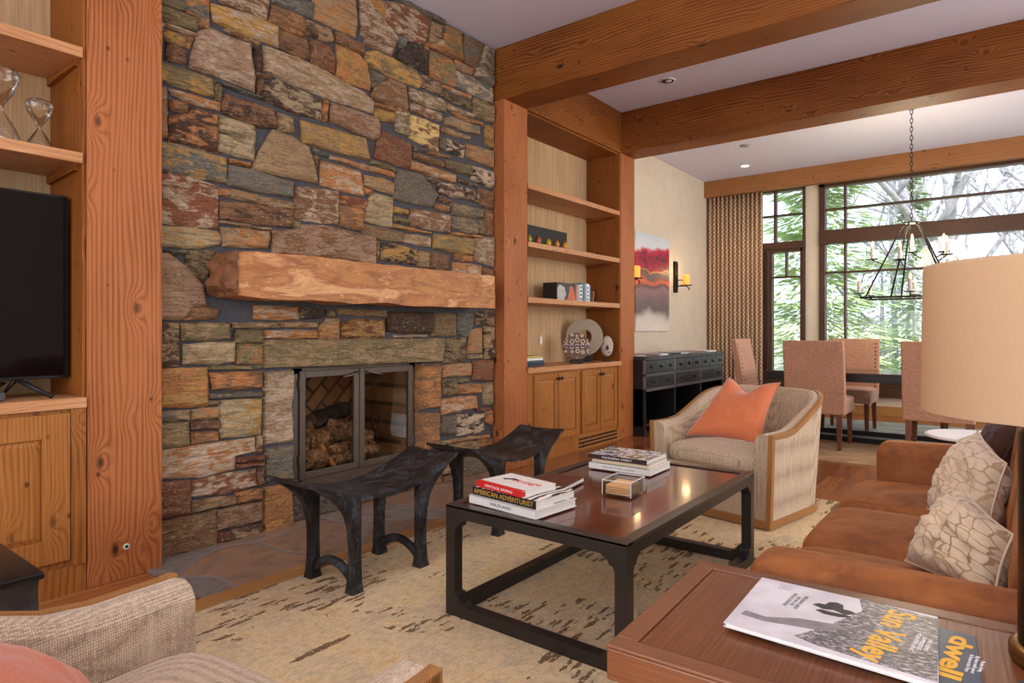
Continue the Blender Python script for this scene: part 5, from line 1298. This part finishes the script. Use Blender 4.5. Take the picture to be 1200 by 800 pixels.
for i, (y0_, y1_, c, lab) in enumerate(((6.30, 6.62, (120, 92, 76), 'brown covered tray at the near end of the black chest'), (6.68, 6.86, (214, 216, 224), 'white brochure lying on the black chest'), (6.90, 7.22, (50, 46, 48), 'black folder lying flat in the middle of the black chest'),
                                    (7.26, 7.46, (200, 204, 220), 'pale blue brochure on the black chest beside the black folder'), (7.55, 8.05, (150, 126, 112), 'pinkish brown folder toward the far end of the black chest'), (8.12, 8.40, (226, 228, 236), 'white brochure at the far end of the black chest'))):
    slab('folder', [(-.05, y0_), (.21, y0_), (.21, y1_), (-.05, y1_)], CZ+.0005, CZ+.022, lab, 'folder', plain('folder_%d' % i, c, .45), 'papers on the black chest', spine=1)
# ------------------------------------------------------------------ dining table and chairs
dt = thing('dining_table', 'long dark dining table with a polished top before the big window', 'dining table', (2.55, 7.35, F0))
DX0, DX1, DY0, DY1, DZ = 1.25, 3.95, 6.95, 7.75, .71
M().box(DX0, DX1, DY0, DY1, DZ-.018, DZ).build('top', plain('polished_dark_top', (74, 60, 54), .15, .1), dt, bevel=.003)
M().box(DX0+.01, DX1-.01, DY0+.01, DY1-.01, DZ-.088, DZ-.018).build('apron', m_lacd, dt, bevel=.003)
for x in (DX0+.25, DX1-.33):
    for y in (DY0+.15, DY1-.20): M().box(x, x+.06, y, y+.06, F0, DZ-.088).build('leg', m_lacd, dt, bevel=.003)
for y in (7.14, 7.64): M().box(DX0+.2, DX1-.2, y-.02, y+.02, F0, F0+.05).build('base_bar', m_black, dt, bevel=.003)
def dchair(label):
    t = thing('dining_chair', label, 'chair', (0,0,0), 0, 'upholstered dining chairs'); w = .265
    def back(u, v):
        a = 2*math.pi*u; z = .47+.55*v if False else 0
        return (0,0,0)
    bk = M(); N = 10
    vs = []
    for k in range(N+1):
        q = k/N; z = .33+(1.018-.33)*q; lean = -.09*q**1.5; yb = .02+lean; yf = yb+.085-.02*q
        e = .006 if 0 < k < N else .0
        ww_ = w - .012*(k == 0)*1
        vs += [(-ww_, yb, z), (ww_, yb, z), (ww_, yf, z), (-ww_, yf, z)]
    fs = [(i*4+k, i*4+(k+1) % 4, (i+1)*4+(k+1) % 4, (i+1)*4+k) for i in range(N) for k in range(4)] + [(3,2,1,0), (N*4, N*4+1, N*4+2, N*4+3)]
    bk.add(vs, fs); bo = bk.build('backrest', m_rust, t, local=True, bevel=.012, seg=3)
    nl = M()
    for sx in (-1, 1):
        for k in range(14):
            q = .1+k*.063; z = .33+.688*q; y_ = .02-.09*q**1.5+.085-.02*q
            nl.lathe([(.009, 0), (.007, .004), (.002, .006)], (sx*(w-.035), y_, z), 8, Matrix.Rotation(R(-90), 3, 'X'))
    nl.build('nailheads', plain('nailhead_bronze', (64, 44, 34), .35, .1, 20, .7), t, local=True)
    M().rbox(-w, w, .03, .56, .385, .47, .02, .02).build('seat', m_rust, t, local=True, smooth=True)
    M().box(-w+.004, w-.004, .02, .555, .325, .40).build('seat_rail', m_rust, t, local=True, bevel=.01)
    for sx in (-1, 1):
        for y_, r_ in ((.045, -.04), (.525, .0)):
            M().add([(sx*(w-.05)-.024*s_x, y_+.024*s_y, .33) for s_x, s_y in ((-1,-1),(1,-1),(1,1),(-1,1))] + [(sx*(w-.045)-.017*s_x, y_+r_+.017*s_y, .0) for s_x, s_y in ((-1,-1),(1,-1),(1,1),(-1,1))],
                    [(0,1,2,3), (7,6,5,4), (0,4,5,1), (1,5,6,2), (2,6,7,3), (3,7,4,0)]).build('leg', wd('legs', 'z'), t, local=True, bevel=.003)
    return t
c1 = dchair('blush linen dining chair with its back to the room, just beyond the far armchair'); c1.location = (1.815, 6.53, F0)
dup(c1, (2.795, 6.53, F0), 0, 'blush linen dining chair with its back to the room, partly behind the lamp shade')
dup(c1, (1.86, 8.27, F0), R(180), 'blush linen dining chair on the window side, its front and nailheads facing the room')
dup(c1, (2.96, 8.45, F0), R(180), 'blush linen dining chair on the window side, mostly hidden behind the lamp shade')
dup(c1, (.90, 7.36, F0), R(-90), 'blush linen dining chair at the left end of the dining table, seen side on')
wt = thing('drum_table', 'small round white table just beyond the far sofa arm', 'side table', (3.08, 5.03, 0))
M().lathe([(.24, .435), (.255, .44), (.255, .452), (.24, .458), (.01, .458)], (3.08, 5.03, 0), 48).build('top', m_white, wt, smooth=False)
M().lathe([(.17, 0), (.17, .02), (.05, .04), (.04, .3), (.10, .436)], (3.08, 5.03, 0), 32).build('pedestal', m_white, wt, smooth=True)
# ------------------------------------------------------------------ chandelier
CXc, CYc = 2.50, 7.60
cd = thing('chandelier', 'black iron chandelier with candle bulbs hanging on a chain over the dining table', 'chandelier', (CXc, CYc, CEIL))
M().lathe([(.012, CEIL-.03), (.03, CEIL-.026), (.06, CEIL-.010), (.062, CEIL-.001)], (CXc, CYc, 0), 28).build('canopy', m_iron, cd, smooth=True)
zt_, zb_ = 2.22, 1.46
cn = M(); nlk = 26; H = (CEIL-.03-zt_)/nlk
for k in range(nlk):
    zc_ = zt_+H*(k+.5); L_ = H*.66
    p_ = [(.012*math.cos(a), L_*math.sin(a)) for a in [2*math.pi*i/12 for i in range(12)]]
    cn.tube([(CXc+(p[0] if k % 2 else 0), CYc+(0 if k % 2 else p[0]), zc_+p[1]) for p in p_], .0035, 6, closed=True)
cn.build('chain', m_iron, cd, smooth=True)
M().lathe([(.01, zt_+.01), (.075, zt_), (.078, zt_-.012), (.03, zt_-.02)], (CXc, CYc, 0), 8).build('hub', m_iron, cd)
hx, hy = .42, .26; cor = [(-hx, -hy), (hx, -hy), (hx, hy), (-hx, hy)]
rf_ = M(); rf_.tube([(CXc+a, CYc+b3, zb_) for a, b3 in cor], .010, 8, closed=True); rf_.build('frame_ring', m_iron, cd)
midpts = [(-hx, 0), (-.15, -hy), (-.12, hy), (.34, -hy), (.36, hy)]
for a, b3 in midpts:
    M().tube([(CXc+a*.12, CYc+b3*.12, zt_-.01), (CXc+a*.22, CYc+b3*.22, zt_-.06), (CXc+a, CYc+b3, zb_)], .008, 8).build('rod', m_iron, cd, smooth=True)
m_flame = emis('lit_candle_bulb', (255, 190, 110), 5); m_sleeve = plain('ivory_candle_sleeve', (216, 206, 198), .6, .03)
def candle(x, y, z, anchor):
    a = M().tube([anchor, (x*.5+anchor[0]*.5, y*.5+anchor[1]*.5, z-.035), (x, y, z-.004)], .006, 6).build('candle_arm', m_iron, cd, smooth=True)
    M().lathe([(.004, z-.004), (.052, z), (.054, z+.006), (.004, z+.006)], (x, y, 0), 20).build('pan', m_iron, a)
    M().lathe([(.017, z+.006), (.017, z+.125), (.008, z+.13)], (x, y, 0), 14).build('sleeve', m_sleeve, a)
    M().lathe([(.006, z+.128), (.013, z+.145), (.011, z+.162), (.003, z+.188)], (x, y, 0), 12).build('bulb', m_flame, a, smooth=True)
lo_z = 1.50
for a, b3 in ((-.40, -.24), (-.38, .25), (.02, -.30), (.40, -.24), (.38, .25), (0, .30)):
    candle(CXc+a*1.08, CYc+b3*1.08, lo_z, (CXc+a, CYc+b3, zb_))
for a, b3, zz in ((-.34, -.05, 1.86), (-.08, -.20, 1.83), (.0, .06, 1.92), (.30, -.10, 1.86), (.26, .20, 1.92), (-.12, .22, 1.86)):
    k = (zt_-zz+.06)/(zt_-zb_); candle(CXc+a, CYc+b3, zz, (CXc+math.copysign(hx if abs(a) > .2 else .16, a)*k, CYc+math.copysign(hy, b3)*k, zt_-(zt_-zb_)*k))
light('chandelier_glow', 'POINT', (CXc, CYc, 2.2), 60, (1, .84, .58), shadow_soft_size=.35)
# ------------------------------------------------------------------ ceiling fittings
def downlight(x, y, lit, label, r=.055):
    t = thing('recessed_light', label, 'recessed light', (x, y, CEIL), 0, 'ceiling fittings')
    M().lathe([(r, CEIL-.006), (r+.014, CEIL-.004), (r+.015, CEIL-.0005), (r-.004, CEIL-.0005)], (x, y, 0), 28, cap=False).build('trim_ring', m_white, t, smooth=True)
    M().lathe([(r-.004, CEIL-.003), (.002, CEIL-.0035)], (x, y, 0), 24).build('lens', emis('lit_downlight', (255, 224, 180), 8) if lit else plain('dark_gimbal', (60, 58, 60), .5), t)
    if not lit: M().lathe([(.024, CEIL-.010), (.026, CEIL-.004)], (x+.012, y, 0), 18).build('gimbal', m_white, t)
downlight(.824, 5.454, False, 'white recessed light with a tilted dark centre between the two beams', .06)
downlight(.42, 8.92, True, 'lit recessed light in the dining ceiling near the cornice')
sd = thing('ceiling_sensor', 'small round grey sensor on the dining ceiling beside the lit recessed light', 'ceiling sensor', (.73, 7.93, CEIL))
M().lathe([(.045, CEIL-.016), (.058, CEIL-.008), (.058, CEIL-.0005)], (.73, 7.93, 0), 24).build('housing', plain('grey_sensor', (150, 146, 146), .5), sd, smooth=True)
light('downlight_beam', 'SPOT', (.42, 8.92, CEIL-.03), 30, (1, .82, .6), (0, 0, 0), spot_size=R(100), spot_blend=.8, shadow_soft_size=.05)
light('added_room_fill', 'AREA', (1.8, 2.0, CEIL-.05), 40, (1, .88, .74), (R(-16), R(-30), 0), shape='RECTANGLE', size=1.6, size_y=3.2)  # added fill light below the ceiling, with no fitting behind it
# ------------------------------------------------------------------ outdoors
def gmat():
    s = NT('winter_ground'); n = s.noise(s.coord(rnd=False), 2.5, 6, .7); return s.out(s.ramp(n, [(.35, (120, 132, 84)), (.55, (196, 190, 176)), (.7, (226, 224, 222))]), .95)
g = M(); g.grid(30, 30, lambda u, v: (-22+50*u, 10.2+40*v, -.5+2.6*v*v+.35*noise.noise(Vector((u*7, v*7, 0)))))
o = g.build('garden_ground', gmat(), local=True); o['kind'] = 'structure'
m_tree = plain('pale_tree_bark', (158, 154, 158), .9, .35, 8, 0, .8); m_twig = plain('pale_twig_bark', (214, 210, 216), .9, .25, 8)
def tree(x, y, h, r, lean, seed, label, depth=5):
    rr = random.Random(seed); m = M(); tw = M()
    def br(p, d, L, r, lev):
        n = 4; pts = [p]; dd = d.copy()
        for k in range(n):
            dd = (dd + Vector((rr.uniform(-.22, .22), rr.uniform(-.22, .22), rr.uniform(-.05, .12)))*(1 if lev else .35)).normalized(); pts.append(pts[-1]+dd*L/n)
        (m if lev < 3 else tw).tube(pts, [r*(1-.45*k/n) for k in range(n+1)], 8 if lev < 2 else 4)
        if lev >= depth: return
        kids = 5 if lev == 0 else rr.choice((3, 4))
        for i in range(kids):
            q = pts[rr.choice((2, 3, 4)) if lev else 1+i*3//kids+rr.choice((0, 1))]
            a = Vector((rr.uniform(-1, 1), rr.uniform(-1, 1), rr.uniform(-.15, .9))).normalized()
            br(q, (dd*.5+a*.9).normalized(), L*rr.uniform(.55, .8), r*.52, lev+1)
    t = thing('bare_tree', label, 'tree', (x, y, -.5), 0, 'bare trees outside the dining windows')
    br(Vector((x, y, -.6)), Vector(lean).normalized(), h, r, 0)
    m.build('trunk', m_tree, t, smooth=True); tw.build('twigs', m_twig, t)
tr_spec = [(2.15, 15.5, 4.6, .10, (.10, 0, 1), 'bare grey tree outside, just right of the plaster pier'), (3.5, 15.0, 5.0, .15, (-.34, 0, 1), 'thick leaning bare trunk outside, seen beside the lamp shade'), (4.6, 17, 5, .10, (.1, 0, 1), 'bare pale tree outside at the right edge of the big window'),
           (2.6, 19, 5.5, .09, (-.05, 0, 1), 'slender bare tree farther back, between the chandelier rods'), (.9, 20, 5, .09, (.05, 0, 1), 'slender bare tree farther back, seen through the narrow window'), (5.5, 21, 6.5, .15, (-.1, 0, 1), 'distant bare tree at far right beyond the big window'), (3.2, 24, 7, .13, (.1, 0, 1), 'most distant bare tree beyond the middle of the big window')]
for i, (x, y, h, r, l, lab) in enumerate(tr_spec): tree(x, y, h, r, l, 11+i*7, lab, 6 if i < 2 else 5)
m_needle = plain('bright_needles', (178, 200, 146), .8, .3, 3); m_leafp = plain('pale_brush', (206, 204, 200), .9, .2, 3)
def conifer(x, y, h, w_, seed, label, mat, name='conifer', n=2600):
    rr = random.Random(seed); t = thing(name, label, 'tree' if name == 'conifer' else 'bush', (x, y, -.5), 0, 'green conifers outside' if name == 'conifer' else 'brush outside'); m = M()
    M().tube([(x, y, -.6), (x, y, h*.95)], [.10, .02], 8).build('trunk', m_tree, t)
    for k in range(n):
        q = rr.random()**.75; z = -.3+h*(1-q) if name == 'conifer' else rr.uniform(-.5, h); R_ = w_*q if name == 'conifer' else w_*math.sqrt(max(.05, 1-(z/h)**2))
        lay = (math.sin(z*9+seed)*.5+.5)*.5+.5; a = rr.uniform(0, 6.28); r_ = R_*lay*math.sqrt(rr.uniform(.15, 1))
        c = Vector((x+r_*math.cos(a), y+r_*math.sin(a), z-.18*r_)); u = Vector((math.cos(a), math.sin(a), -.25))*rr.uniform(.06, .17); v = Vector((-math.sin(a), math.cos(a), rr.uniform(-.4, .4)))*rr.uniform(.02, .05)
        m.add([c-u, c+v, c+u*1.2, c-v], [(0, 1, 2, 3)])
    m.build('foliage', mat, t)
conifer(.35, 13.4, 8.0, 2.1, 3, 'green conifer close outside the narrow left window', m_needle, n=9000)
conifer(1.55, 17.2, 6.6, 1.2, 8, 'green conifer outside behind the plaster pier', m_needle, n=3600)
conifer(2.7, 13.6, 1.3, .8, 5, 'small green bushy conifer outside low in the big window', m_needle, n=1500)
conifer(4.2, 19, 3.2, 3.2, 9, 'pale leafless brush filling the garden behind the bare trees', m_leafp, 'brush', 5200)
conifer(.6, 20, 3.2, 3.4, 10, 'pale leafless brush at the left behind the green conifers', m_leafp, 'brush', 5200)
